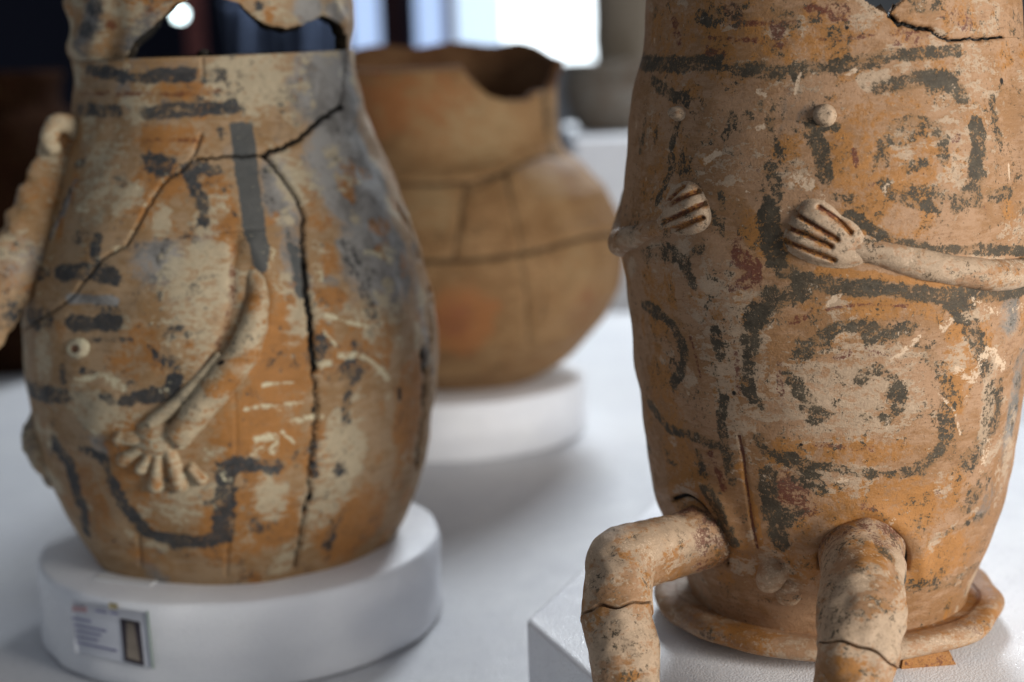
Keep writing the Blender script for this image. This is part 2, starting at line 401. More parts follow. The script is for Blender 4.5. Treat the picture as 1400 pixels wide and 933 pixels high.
def vessel_grid(ves, nth_front, nth_back, nz, ztop=None, span=1.95, zb=None):
    """outer wall: dense where it faces the viewer; ztop(theta) is the (broken) upper edge"""
    thf = np.linspace(-span, span, nth_front); thb = np.linspace(span, 2 * pi - span, nth_back + 2)[1:-1]
    th = np.concatenate([thf, thb]); th = np.where(th > pi, th - 2 * pi, th)
    zt = np.full(len(th), ves.zmax) if ztop is None else ztop(th)
    t = np.linspace(0, 1, nz); z0 = ves.zmin if zb is None else zb
    TH = np.repeat(th[:, None], nz, 1); Z = z0 + t[None] * (zt - z0)[:, None]
    return TH.ravel(), Z.ravel(), grid_faces(len(th), nz, True)

def sub_mesh(V, F, keep):
    f = F[keep]; u, inv = np.unique(f, return_inverse=True)
    return u, inv.reshape(f.shape)

def shard(name, V, F, keep, mat, parent, origin, fields, thick=0.0, inner=None):
    u, f = sub_mesh(V, F, keep)
    o = mesh_obj(name, V[u], f.astype(np.int32), mat, parent, origin, {k: v[u] for k, v in fields.items()})
    if thick:
        m = o.modifiers.new('wall', 'SOLIDIFY'); m.thickness = thick; m.offset = -1
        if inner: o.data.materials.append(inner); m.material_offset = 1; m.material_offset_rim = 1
    return o

def tube(name, path, radii, mat, parent, origin, nseg=28, nring=80, fields=None, amp=0.0, wl=0.03, flat=None, s0=None, s1=None, caps=True, field_fn=None, seed=0):
    """round limb along a path; s0/s1(phi): jagged ends in ring units; flat: squash towards a normal"""
    P = catmull(path, nring); R = np.interp(np.linspace(0, 1, nring), np.linspace(0, 1, len(radii)), radii)
    R = np.convolve(np.pad(R, 4, mode='edge'), np.ones(9) / 9, 'valid')
    T = np.gradient(P, axis=0); T /= np.linalg.norm(T, axis=1, keepdims=True)
    up = np.array([0.1, -0.3, 1.0]); A = np.zeros_like(P); prev = None
    for i, t in enumerate(T):
        a = (up if prev is None else prev) - ((up if prev is None else prev) @ t) * t; a /= np.linalg.norm(a); A[i] = a; prev = a
    Bn = np.cross(T, A); ph = np.linspace(0, 2 * pi, nseg, endpoint=False)
    ii = np.arange(nring)
    Pf = lambda s: np.stack([np.interp(s, ii, P[:, k]) for k in range(3)], -1)
    Af = lambda s: np.stack([np.interp(s, ii, A[:, k]) for k in range(3)], -1)
    Bf = lambda s: np.stack([np.interp(s, ii, Bn[:, k]) for k in range(3)], -1)
    a0 = np.zeros(nseg) if s0 is None else s0(ph); a1 = np.full(nseg, nring - 1.0) if s1 is None else s1(ph)
    rows = []
    m = nring
    for t in np.linspace(0, 1, m):
        s = a0 + (a1 - a0) * t
        rows.append(Pf(s) + np.interp(s, ii, R)[:, None] * (np.cos(ph)[:, None] * Af(s) + np.sin(ph)[:, None] * Bf(s)))
    def capring(s, k, off):
        return Pf(s) + off + np.interp(s, ii, R)[:, None] * k * (np.cos(ph)[:, None] * Af(s) + np.sin(ph)[:, None] * Bf(s))
    pre, post = [], []
    if caps:
        for k in (0.02, 0.35, 0.65, 0.85, 0.96):
            e = math.sqrt(1 - k * k) * 0.7
            pre.append(capring(a0, k, -T[0] * R[0] * e if s0 is None else T[0] * 0.0))
            post.insert(0, capring(a1, k, T[-1] * R[-1] * e if s1 is None else T[-1] * 0.0))
    rows = pre + rows + post
    V = np.array(rows).transpose(1, 0, 2).reshape(-1, 3)   # index = seg*nrows + row
    nrow = len(rows)
    if amp:
        ctr = np.repeat(np.array([r.mean(0) for r in rows])[None], nseg, 0).reshape(-1, 3)
        dd = V - ctr; dd /= np.linalg.norm(dd, axis=1, keepdims=True) + 1e-9
        V = V + dd * (lumps(V, wl, seed) * amp + lumps(V, wl * 0.35, seed + 1) * amp * 0.35)[:, None]
    if flat is not None:
        ctr = np.repeat(np.array([r.mean(0) for r in rows])[None], nseg, 0).reshape(-1, 3); fd, fk = flat
        V = V - ((V - ctr) @ fd)[:, None] * fd * (1 - fk)
    fl = dict(fields or {})
    if field_fn: fl.update(field_fn(V))
    F = grid_faces(nseg, nrow, True)[:, ::-1]
    return mesh_obj(name, V, np.ascontiguousarray(F), mat, parent, origin, fl)

def patch(name, ves, bbox, hfun, mat, parent, origin, step=1.6, hmin=-0.0012, ffun=None):
    """applied clay relief (hand, knob): a height field over the wall"""
    xs = np.arange(bbox[0], bbox[2], step); ys = np.arange(bbox[1], bbox[3], step)
    X, Y = np.meshgrid(xs, ys, indexing='ij'); Q = np.c_[X.ravel(), Y.ravel()]
    a = ves.hit(Q); P = ves.pt(a[:, 0], a[:, 1]); n = ves.nrm(a[:, 0], a[:, 1])
    h = hfun(Q); h = np.maximum(h, hmin * 2)
    h = h + lumps(P, 0.02, 2) * 0.0004 * (h > 0)
    V = P + n * h[:, None]
    i = np.arange(len(xs) - 1); j = np.arange(len(ys) - 1); I, J = np.meshgrid(i, j, indexing='ij'); m = len(ys)
    F = np.stack([I * m + J, I * m + J + 1, (I + 1) * m + J + 1, (I + 1) * m + J], -1).reshape(-1, 4)
    keep = (h[F] > hmin).any(1)
    u, f = sub_mesh(V, F, keep)
    fl = ffun(Q) if ffun else {}
    return mesh_obj(name, V[u], f.astype(np.int32), mat, parent, origin, {k: (v[u] if hasattr(v, '__len__') else v) for k, v in fl.items()})

# ================================================================== SETTING
FOAM_T = 0.09
def table():
    nx, ny = 150, 130
    xs = np.linspace(-2.4, 2.6, nx); ys = np.linspace(0.75, 3.62, ny)
    X, Y = np.meshgrid(xs, ys, indexing='ij'); P = np.c_[X.ravel(), Y.ravel(), np.zeros(nx * ny)]
    Z = lumps(P, 0.8, 1) * 0.0012 + lumps(P, 0.22, 2) * 0.0005 - 0.0015
    V = np.c_[P[:, :2], Z]
    o = struct(mesh_obj('table_surface', V, grid_faces(nx, ny, False), M_TABLE, None, (0, 2.2, 0)))
    m = o.modifiers.new('thick', 'SOLIDIFY'); m.thickness = 0.03; m.offset = -1
table()
struct(box('floor', (-6, -1, -0.80), (6, 8, -0.75), flat_mat('dark_floor', (0.05, 0.045, 0.045)), None))
WY = 7.0
M_WALL = flat_mat('dark_navy_wall', (0.010, 0.012, 0.024), 0.9)
def wall():
    # back wall left and right of the window band
    w = at_y(478, 30, WY)[0]; e = at_y(812, 30, WY)[0]
    root = struct(box('wall_back', (-6, WY, -0.75), (w, WY + 0.12, 3.0), M_WALL))
    struct(box('wall_back_right', (e, WY, -0.75), (6, WY + 0.12, 3.0), flat_mat('grey_wall', (0.22, 0.23, 0.24), 0.9)))
    struct(box('wall_below_window', (w, WY, -0.75), (e, WY + 0.12, at_y(650, 88, WY)[2]), flat_mat('pale_sill_wall', (0.35, 0.37, 0.4), 0.9)))
    struct(box('wall_above_window', (w, WY, 2.4), (e, WY + 0.12, 3.0), M_WALL))
    # window with panes, mullions and a dark pillar
    z0 = at_y(650, 88, WY)[2]; z1 = 2.4
    win = struct(empty('window', ((w + e) / 2, WY + 0.05, z0)))
    X = lambda px: at_y(px, 30, WY)[0]
    blue = flat_mat('blue_daylight_pane', (0.42, 0.56, 0.84), 0.3, 0.95, 0.05); pale = flat_mat('pale_daylight_pane', (0.62, 0.78, 1.0), 0.3, 0.95, 0.05)
    white = flat_mat('bright_daylight_pane', (0.86, 0.95, 1.0), 0.3, 2.6, 0.03)
    for a, b, m in ((478, 520, blue), (568, 606, blue), (622, 690, pale), (690, 812, white)):
        box('window_pane', (X(a), WY + 0.05, z0), (X(b), WY + 0.07, z1), m, win)
    box('mullion', (X(606), WY + 0.02, z0), (X(622), WY + 0.08, z1), flat_mat('pinkish_frame', (0.34, 0.26, 0.30)), win)
    box('mullion', (X(520), WY - 0.03, z0 - 0.1), (X(556), WY + 0.10, z1), flat_mat('dark_plum_frame', (0.050, 0.022, 0.026)), win)
    box('mullion', (X(556), WY - 0.01, z0 - 0.1), (X(568), WY + 0.09, z1), flat_mat('dark_blue_frame', (0.03, 0.04, 0.07)), win)
wall()

# ================================================================== RIGHT URN (in focus)
PX_U = (1130, 820)
ub = at_z(*PX_U, FOAM_T + 0.012); ub[2] = FOAM_T + 0.010
SIL_U = [(886, -70), (885, -30), (884, 0), (881, 50), (879, 76), (873, 100), (862, 160), (855, 225), (851, 300), (853, 360), (857, 420), (866, 490), (876, 560), (887, 620), (901, 680), (919, 735), (938, 780), (948, 812)]
UR = Vessel(ub, SIL_U)
def build_urn():
    root = empty('clay_urn', UR.b)
    tag(root, 'tall orange clay urn with modelled hands, knees and black scroll painting', 'urn')
    ztop = lambda th: np.where(np.abs(th) < 1.75, UR.zmax, UR.hit([(1134, 36)])[0][1])
    TH, Z, F = vessel_grid(UR, 620, 70, 520, ztop)
    V0 = UR.pt(TH, Z); P = Painter(UR, V0, TH, Z); L, Bb = P.line, P.blob
    # --- general slips
    Bb('o', .55, 960, 60, 130, 70); Bb('o', .45, 1230, 60, 120, 60); Bb('p', .50, 1320, 130, 70, 110); Bb('p', .35, 1080, 110, 70, 60)
    Bb('o', .62, 1215, 220, 100, 90); Bb('p', .50, 1245, 205, 40, 45); Bb('o', .45, 900, 220, 60, 110); Bb('p', .40, 990, 210, 70, 60)
    Bb('o', .60, 1180, 320, 90, 40); Bb('o', .55, 900, 400, 55, 60); Bb('p', .62, 990, 430, 60, 80); Bb('p', .62, 1000, 540, 40, 100)
    Bb('o', .55, 1200, 420, 110, 22); Bb('o', .70, 1310, 500, 28, 80); Bb('p', .62, 1180, 520, 90, 70); Bb('p', .52, 1080, 570, 60, 40)
    Bb('o', .60, 1170, 620, 100, 25); Bb('o', .70, 1230, 690, 110, 50); Bb('o', .75, 930, 640, 45, 100); Bb('o', .72, 1290, 760, 90, 50); Bb('o', .6, 1060, 770, 120, 40)
    Bb('o', .62, 905, 540, 40, 70); Bb('o', .5, 1120, 50, 60, 50); Bb('p', .5, 1350, 20, 40, 40)
    Bb('g', .62, 1385, 560, 26, 90); Bb('g', .5, 1380, 430, 30, 40); Bb('p', .8, 1350, 550, 16, 90); Bb('p', .6, 1375, 640, 24, 60); Bb('g', .45, 1345, 690, 30, 40)
    Bb('g', .28, 1060, 140, 70, 45); Bb('g', .3, 1150, 40, 60, 30); Bb('p', .7, 1345, 370, 60, 25); Bb('p', .7, 1330, 430, 40, 14)
    Bb('p', .72, 1150, 545, 120, 70); Bb('p', .66, 1005, 500, 55, 140); Bb('p', .6, 1130, 655, 90, 30); Bb('p', .6, 1010, 420, 60, 40); Bb('p', .55, 1300, 190, 40, 90)
    P.mottle('p', .62, 150, 7, 24, 1); P.mottle('o', .6, 110, 8, 26, 2); P.mottle('w', .40, 90, 3, 9, 3); P.mottle('k', .36, 90, 4, 12, 4); P.mottle('r', .30, 40, 4, 12, 5)
    # --- upper band
    L('k', .80, 19, [(878, 86), (915, 88), (950, 88), (980, 86)]); L('k', .62, 10, [(980, 92), (1005, 95)]); L('k', .74, 19, [(1007, 95), (1035, 97), (1065, 100)])
    L('k', .70, 19, [(1090, 95), (1125, 93), (1165, 87), (1207, 81)]); L('k', .62, 14, [(1205, 74), (1245, 76)]); L('k', .72, 15, [(1245, 77), (1275, 73), (1307, 69)])
    L('r', .62, 14, [(920, 30), (927, 55)]); L('r', .62, 22, [(995, 12), (1005, 25)]); L('r', .55, 8, [(960, 30), (1040, 32), (1090, 30)]); L('r', .60, 20, [(1062, 40), (1068, 55)]); L('r', .55, 9, [(970, 52), (1040, 55)])
    L('r', .62, 22, [(1113, 15), (1150, 15)]); L('r', .55, 7, [(1105, 53), (1145, 53), (1195, 48)]); L('r', .6, 18, [(968, 72), (985, 74)]); L('r', .45, 22, [(1225, 50), (1260, 55)]); L('r', .4, 22, [(1290, 18), (1320, 30)])
    L('k', .42, 26, [(960, 22), (1010, 20)]); L('k', .40, 20, [(1065, 10), (1085, 30)]); L('k', .5, 24, [(1250, 3), (1275, 6)])
    # --- right upper scroll
    L('k', .62, 15, [(1200, 121), (1225, 113)]); L('k', .76, 20, [(1228, 113), (1272, 106), (1300, 114), (1317, 130)]); L('k', .45, 8, [(1245, 97), (1310, 102)])
    L('k', .70, 14, [(1110, 170), (1140, 174)]); L('k', .66, 18, [(1114, 185), (1122, 205), (1126, 228), (1130, 242)])
    L('k', .46, 14, [(1358, 135), (1362, 165), (1370, 195)]); L('k', .72, 24, [(1336, 172), (1338, 200), (1335, 232)]); L('k', .6, 26, [(1335, 250), (1325, 275)]); L('k', .55, 18, [(1355, 268), (1378, 262)])
    L('k', .55, 16, [(1205, 222), (1208, 195), (1222, 177), (1250, 166), (1275, 170), (1290, 190), (1291, 215)]); L('k', .50, 24, [(1232, 188), (1255, 178)]); L('k', .48, 14, [(1262, 222), (1240, 232)])
    L('k', .55, 14, [(1208, 248), (1222, 266), (1252, 280), (1285, 284)]); L('k', .46, 18, [(1240, 262), (1290, 266)]); L('k', .58, 20, [(1310, 278), (1338, 276)]); L('k', .5, 10, [(1140, 270), (1160, 271)])
    L('r', .6, 8, [(1168, 205), (1170, 225)]); L('r', .55, 6, [(1252, 234), (1262, 238)]); L('r', .45, 10, [(1300, 205), (1310, 185)])
    L('p', .9, 24, [(1185, 112), (1195, 105)]); Bb('p', .9, 1190, 108, 14, 14); Bb('p', .8, 1212, 105, 10, 12)
    # --- left upper
    L('k', .66, 15, [(893, 108), (905, 122), (922, 132), (936, 137)]); L('k', .70, 11, [(925, 166), (920, 185), (916, 201)]); L('k', .62, 16, [(916, 216), (916, 232)]); L('k', .5, 10, [(912, 240), (905, 260), (897, 280)]); L('k', .45, 12, [(880, 165), (874, 205)])
    L('k', .50, 12, [(998, 155), (1002, 168), (990, 186)]); L('k', .44, 10, [(1020, 155), (1025, 160)]); L('k', .46, 12, [(1052, 165), (1055, 190), (1065, 213)]); L('k', .46, 14, [(1050, 228), (1062, 262)]); L('k', .5, 9, [(1040, 140), (1038, 150)])
    # --- centre column and bands round the arms
    L('k', .78, 24, [(1050, 285), (1054, 310), (1057, 340), (1068, 365), (1085, 374)]); L('k', .6, 12, [(1062, 268), (1050, 284)])
    L('k', .80, 19, [(1068, 368), (1097, 381), (1142, 392), (1185, 393), (1235, 400), (1285, 404), (1325, 401), (1362, 402), (1410, 388)])
    L('k', .72, 13, [(1160, 292), (1195, 317), (1220, 330), (1250, 336), (1285, 342), (1322, 342), (1352, 342), (1400, 344)])
    L('k', .78, 15, [(1297, 414), (1315, 420), (1332, 421)]); L('o', 1.0, 12, [(1120, 372), (1160, 374), (1220, 381), (1290, 388), (1330, 386)])
    L('k', .76, 26, [(1052, 412), (1072, 405), (1097, 400)]); L('k', .72, 26, [(1040, 424), (1030, 435), (1027, 450), (1026, 470)]); L('k', .66, 18, [(1026, 487), (1020, 512), (1024, 538)]); L('k', .52, 16, [(1026, 540), (1036, 556)])
    L('k', .74, 20, [(917, 345), (930, 352), (940, 367)]); L('k', .7, 11, [(940, 367), (952, 392)]); L('k', .6, 12, [(940, 350), (960, 340)]); L('k', .46, 22, [(885, 348), (915, 345)])
    L('k', .56, 9, [(982, 262), (986, 285)]); L('k', .52, 9, [(985, 300), (985, 322)]); L('k', .62, 10, [(970, 292), (976, 302)]); L('k', .5, 7, [(966, 420), (974, 408)])
    L('r', .62, 16, [(1007, 328), (1006, 350)]); L('r', .66, 30, [(1014, 356), (1026, 368), (1020, 385)]); L('r', .55, 14, [(1000, 394), (1018, 392)])
    # --- left lower scroll
    L('k', .70, 14, [(879, 417), (901, 427), (920, 445), (930, 464), (936, 487), (930, 508), (920, 525)]); L('k', .66, 15, [(978, 452), (985, 487)]); L('k', .4, 10, [(975, 500), (978, 515)])
    L('k', .68, 13, [(885, 554), (898, 570), (917, 589), (943, 596), (962, 606), (985, 611)]); L('k', .66, 14, [(990, 545), (985, 575), (988, 606), (994, 638), (1000, 660)]); L('k', .6, 14, [(878, 590), (888, 615)])
    L('r', .55, 6, [(944, 462), (953, 495), (957, 515)]); L('r', .5, 10, [(1003, 470), (1008, 500), (1010, 540)]); L('r', .6, 12, [(970, 622), (982, 650), (988, 668)])
    L('k', .76, 20, [(970, 672), (985, 700), (1003, 738)]); L('k', .5, 12, [(952, 620), (962, 650)])
    L('r', .85, 4.5, [(1009, 598), (1015, 631), (1018, 659), (1024, 695), (1035, 752)], relief=-0.0016, rw=6)
    L('k', .76, 22, [(1048, 650), (1052, 680), (1058, 712), (1066, 742)]); L('k', .66, 16, [(1035, 600), (1046, 620), (1071, 627), (1091, 640), (1112, 650)]); L('k', .5, 18, [(1090, 655), (1120, 668)])
    Bb('r', .70, 1080, 668, 36, 26); Bb('r', .6, 1088, 695, 34, 22); L('k', .55, 20, [(1064, 720), (1085, 700)])
    L('o', 1.0, 14, [(1010, 640), (1026, 690), (1042, 752)]); Bb('o', .9, 1052, 628, 9, 8)
    # --- right lower scroll
    L('k', .52, 22, [(1097, 482), (1112, 470), (1126, 461)]); L('k', .68, 14, [(1126, 459), (1149, 448), (1194, 446)]); L('k', .56, 20, [(1187, 461), (1215, 456), (1243, 449)])
    L('k', .42, 24, [(1266, 474), (1284, 503), (1293, 535), (1293, 567), (1290, 598)]); L('k', .70, 20, [(1283, 614), (1272, 628), (1260, 640)])
    L('k', .60, 12, [(1245, 645), (1219, 648), (1174, 648), (1142, 641), (1100, 634), (1068, 622)])
    L('k', .72, 20, [(1087, 527), (1104, 551), (1123, 568)]); L('k', .6, 10, [(1108, 572), (1116, 578)]); L('k', .48, 12, [(1076, 510), (1088, 522)])
    L('k', .66, 16, [(1176, 521), (1188, 508), (1203, 508)]); L('k', .5, 12, [(1205, 512), (1224, 518)]); L('k', .58, 22, [(1224, 532), (1228, 556)]); L('k', .62, 10, [(1226, 565), (1213, 577), (1205, 572)]); L('k', .5, 8, [(1190, 575), (1182, 570)])
    L('k', .62, 24, [(1309, 413), (1322, 435), (1335, 464), (1345, 490), (1348, 506)]); L('k', .50, 38, [(1358, 535), (1354, 570), (1345, 599), (1329, 625)]); L('k', .45, 30, [(1345, 660), (1325, 692)])
    L('r', .62, 5, [(1129, 424), (1150, 420), (1181, 417), (1242, 419)]); L('r', .45, 10, [(1066, 498), (1069, 540), (1072, 555)]); L('r', .5, 9, [(1112, 608), (1150, 612), (1192, 614)]); L('r', .5, 10, [(1143, 490), (1165, 482)]); L('r', .45, 12, [(1085, 440), (1112, 428)]); L('r', .4, 8, [(1190, 484), (1225, 488)])
    L('r', .45, 12, [(1180, 690), (1200, 692)])
    # --- lower right streaks
    L('k', .45, 10, [(1253, 750), (1298, 729), (1344, 705)]); L('k', .42, 18, [(1247, 801), (1298, 798), (1336, 776)]); L('k', .5, 18, [(1370, 705), (1355, 744)])
    # --- scrapes and chips
    for pts, w in (([(1149, 403), (1129, 419)], 7), ([(1258, 461), (1219, 493)], 7), ([(1280, 535), (1303, 561), (1311, 593)], 4), ([(1094, 100), (1087, 128)], 4), ([(1380, 225), (1381, 248)], 4), ([(1035, 126), (1046, 131)], 8), ([(1036, 175), (1044, 173)], 8), ([(962, 222), (980, 208)], 9), ([(1158, 102), (1172, 94)], 7), ([(1290, 450), (1300, 440)], 10), ([(1308, 505), (1325, 520)], 12), ([(1148, 657), (1158, 655)], 8), ([(1085, 245), (1105, 252)], 18)):
        L('w', .72, w, pts)
    L('w', .62, 20, [(1330, 520), (1350, 480), (1372, 500)]); L('w', .55, 18, [(1340, 640), (1352, 600)]); L('w', .5, 14, [(1330, 410), (1360, 425), (1395, 420)])
    # --- hole by the leg sockets, pits
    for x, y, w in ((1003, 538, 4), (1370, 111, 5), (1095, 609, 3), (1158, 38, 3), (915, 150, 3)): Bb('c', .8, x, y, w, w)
    # raised/incised modelling
    CR = [(1216, 22), (1230, 31), (1250, 38), (1270, 40), (1285, 50), (1305, 56), (1330, 54), (1355, 53), (1372, 51)]
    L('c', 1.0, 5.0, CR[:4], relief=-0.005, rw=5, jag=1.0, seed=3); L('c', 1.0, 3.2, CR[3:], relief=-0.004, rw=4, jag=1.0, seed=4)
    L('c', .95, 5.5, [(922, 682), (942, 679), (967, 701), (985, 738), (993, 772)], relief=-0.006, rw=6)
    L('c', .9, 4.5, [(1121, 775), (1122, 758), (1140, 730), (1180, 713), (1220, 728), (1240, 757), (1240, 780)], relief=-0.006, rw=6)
    L('o', .0, 2, [(1100, 800), (1110, 740), (1180, 696), (1250, 735), (1262, 790)], relief=0.004, rw=26)
    L('o', .0, 2, [(905, 668), (945, 662), (985, 690), (1008, 745)], relief=0.004, rw=24)
    L('o', 0, 2, [(1388, 62), (1394, 120), (1398, 240)], relief=.006, rw=34)
    n = UR.nrm(TH, Z)
    low = lumps(V0, 0.16, 0) * 0.0022 + lumps(V0, 0.05, 1) * 0.0007
    V = V0 + n * (low + P.relief)[:, None]
    ctr = V[F].mean(1); q = project(ctr); th_f = TH[F].mean(1)
    front = np.abs(np.where(np.abs(th_f) < 3, th_f, 3)) < 1.7
    notch = [(1168, -200), (1180, 0), (1197, 11), (1216, 22), (1221, 15), (1232, 4), (1240, -3), (1262, -200)]
    upper = wobble_line([(1221, 15)] + CR, .8, 4, 3).tolist() + [(1700, 52), (1700, -300), (1240, -300), (1240, -3)]
    cut = front & pip(q, notch); up = front & pip(q, upper) & ~cut
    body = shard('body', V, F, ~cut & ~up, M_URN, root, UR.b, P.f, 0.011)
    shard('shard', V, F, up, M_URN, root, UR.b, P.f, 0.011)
    # --- foot flange
    fr = abs(np.linalg.norm(at_z(893, 812, FOAM_T + 0.022)[:2] - UR.b[:2])) * 0.985
    rj = UR.r(0.012)
    prof = [(0.02, -.0105), (fr * .70, -.0105), (fr * .735, -.0085), (fr * .75, -.001), (fr * .9, 0.0), (fr - .012, 0.0), (fr - .003, .003), (fr, .009), (fr - .003, .015), (fr - .010, .018), (fr - .022, .0175), (rj + .012, .0165), (rj - .006, .0155), (rj - .014, .017), (rj - .016, .024), (rj - .012, .034), (rj - .008, .044)]
    pr = catmull(np.array(prof), 60)
    fl = lathe('foot_flange', UR.b, pr, M_URN, root, 220, 0.0030)
    a_f = np.array([v.co[:] for v in fl.data.vertices])
    for nm, ks in (('paint_a', FIELDS[:4]), ('paint_b', FIELDS[4:])):
        at = fl.data.attributes[nm]
        f = {'o': 0.42 + 0.3 * lumps(a_f, .09, 2), 'p': 0.42 + .3 * lumps(a_f, .06, 1), 'w': .2 + .2 * lumps(a_f, .05, 4), 'r': .25 + .2 * lumps(a_f, .08, 3)}
        arr = np.stack([np.asarray(f.get(k, np.zeros(len(a_f)))) for k in ks], 1).astype(np.float32); at.data.foreach_set('color', arr.ravel())
    # --- buttons
    def button(x, y, rpx, hgt, name='nipple', dish=0.0, pale=.85):
        R = rpx
        def hf(Q):
            d = np.hypot(Q[:, 0] - x, Q[:, 1] - y) / R
            return np.where(d < 1, hgt * (np.clip(1 - d ** 5, 0, 1) if rpx < 16 else np.sqrt(np.clip(1 - d ** 2.2, 0, 1))) - dish * np.exp(-(d / .5) ** 2), -(d - 1) * 0.012)
        patch(name, UR, (x - R - 5, y - R - 5, x + R + 5, y + R + 5), hf, M_URN, root, UR.b, 1.1, ffun=lambda Q: {'p': pale, 'w': .35, 'k': .22})
    button(1127, 158, 15, 0.0062); button(925, 155, 9.5, 0.0048)
    button(1056, 786, 20, 0.0150, 'navel_knob', pale=.6); button(1078, 812, 17, 0.0045, 'navel_knob', pale=.45)
    # --- hands: applied paddles with cut finger grooves
    def hand(out, grooves, bbox, hmax, arm, wrist):
        out = catmull(np.array(out + [out[0]], float), 90); gl = [densify(catmull(g, 12), 2) for g in grooves]
        def gd(Q): return np.min([seg_dist(Q, g) for g in gl], 0)
        def hf(Q):
            sd = seg_dist(Q, out, True) * np.where(pip(Q, out), 1, -1)
            fac = .45 + .55 * smooth(np.hypot(Q[:, 0] - wrist[0], Q[:, 1] - wrist[1]) / 55)
            h = np.where(sd > 0, fac * hmax * (1 - np.exp(-np.clip(sd, 0, 99) / 9.0)), sd * 0.0004)
            d = gd(Q); return h - np.where(sd > -2, 0.0040 * np.exp(-(d / 3.3) ** 2), 0)
        def ff(Q):
            d = gd(Q); g = np.exp(-(d / 3.6) ** 2)
            return {'p': .74 - .74 * g, 'r': .62 * smooth(g * 1.3), 'k': np.full(len(Q), .16), 'w': .24 - .24 * g, 'o': .25 + .6 * g}
        return patch('hand', UR, bbox, hf, M_URN, arm, UR.b, 1.1, ffun=ff)
    # right arm wraps round the side
    ap = UR.hit([(1158, 336), (1195, 345), (1235, 355), (1285, 367), (1335, 374), (1385, 375)])
    ext = np.array([(ap[-1, 0] + .22, ap[-1, 1] + .006), (ap[-1, 0] + .5, ap[-1, 1] + .03), (ap[-1, 0] + .8, ap[-1, 1] + .09), (ap[-1, 0] + .95, ap[-1, 1] + .16)])
    ap = np.vstack([ap, ext]); pth = UR.pt(ap[:, 0], ap[:, 1], np.r_[-.006, -.0055, -.0045, -.0035, -.003, -.002, -.001, .0, .0, -.012])
    def armf(V):
        return {'p': np.clip(.62 + .35 * lumps(V, .07, 1), 0, 1), 'o': .35 + .25 * lumps(V, .09, 2), 'k': .16 + .1 * lumps(V, .04, 2), 'g': np.clip(lumps(V, .12, 3) * .5 - .05, 0, 1), 'w': .2 + .2 * lumps(V, .05, 2)}
    arm = tube('arm', pth, [.0095, .0105, .0112, .012, .0125, .0125, .013, .014, .016, .016], M_URN, root, UR.b, 36, 150, amp=.0007, field_fn=armf)
    hand([(1184, 331), (1176, 314), (1163, 303), (1150, 297), (1135, 282), (1118, 274), (1104, 275), (1094, 283), (1086, 294), (1080, 303), (1077, 314), (1074, 325), (1076, 334), (1083, 344), (1098, 352), (1112, 358), (1142, 364), (1165, 362), (1185, 352)],
         [[(1088, 292), (1112, 307), (1144, 327)], [(1078, 311), (1105, 322), (1136, 336)], [(1074, 329), (1105, 341), (1140, 355)], [(1120, 283), (1146, 301), (1162, 318)]], (1064, 264, 1196, 374), .0082, arm, (1186, 344))
    # left arm
    ap = UR.hit([(905, 312), (888, 317), (872, 323), (860, 328)])
    ext = np.array([(ap[-1, 0] - .16, ap[-1, 1] - .006), (ap[-1, 0] - .42, ap[-1, 1] - .004), (ap[-1, 0] - .7, ap[-1, 1] + .05), (ap[-1, 0] - .85, ap[-1, 1] + .13)])
    ap = np.vstack([ap, ext]); pth = UR.pt(ap[:, 0], ap[:, 1], [-.005, -.0030, -.001, .0005, .002, .002, .000, -.012])
    arm = tube('arm', pth, [.0085, .0095, .0105, .011, .012, .012, .013, .014], M_URN, root, UR.b, 36, 120, amp=.0007, field_fn=armf)
    hand([(880, 327), (884, 313), (905, 290), (912, 268), (925, 256), (938, 251), (950, 256), (957, 266), (965, 282), (968, 297), (965, 308), (957, 317), (940, 323), (915, 321), (895, 326)],
         [[(909, 281), (922, 270), (936, 256)], [(925, 278), (938, 271), (954, 262)], [(914, 303), (938, 293), (962, 279)], [(911, 317), (935, 310), (962, 298)]], (868, 240, 980, 336), .0075, arm, (882, 320))
    # --- legs
    def leg(sock, knee_px, kd, shin_px, sd, radii_t, radii_s, crackphi, seed):
        S = UR.on([sock])[0]; a = UR.hit([sock])[0]; nn = UR.nrm(a[0], a[1])
        K = CAM + rays(knee_px)[0] * kd; Q = CAM + rays(shin_px)[0] * sd
        foot = Q + (Q - K) / np.linalg.norm(Q - K) * 0.02
        foot = np.array([Q[0] + (Q[0] - K[0]) * .3, Q[1] - 0.003, FOAM_T + radii_s[-1] * .55])
        m1 = S * .45 + K * .55 + np.array([0, 0, .004])
        path = [S - nn * .012, S * .75 + K * .25 + np.array([0, 0, .003]), m1, K * .9 + S * .1, K * .72 + Q * .28 + np.array([0, -.004, 0]), Q * .55 + K * .45, Q, foot]
        full = list(radii_t) + list(radii_s)
        nr = 170; cs = nr * crackphi
        jag = lambda ph: cs + 3.2 * np.sin(ph * 1 + seed) + 1.3 * np.sin(ph * 3 + seed * 2) + .6 * np.sin(ph * 7 + 1)
        spots = [UR.on([(1213, 752)], .05)[0], CAM + rays((1206, 766))[0] * (np.linalg.norm(S - CAM) - .055)] if seed > 2 else [CAM + rays((840, 852))[0] * (kd - .02), CAM + rays((858, 868))[0] * (kd - .02)]
        spf = lambda V: .9 * np.clip(2.2 - np.min([np.linalg.norm(V - p, axis=1) for p in spots], 0) / .006, 0, 1)
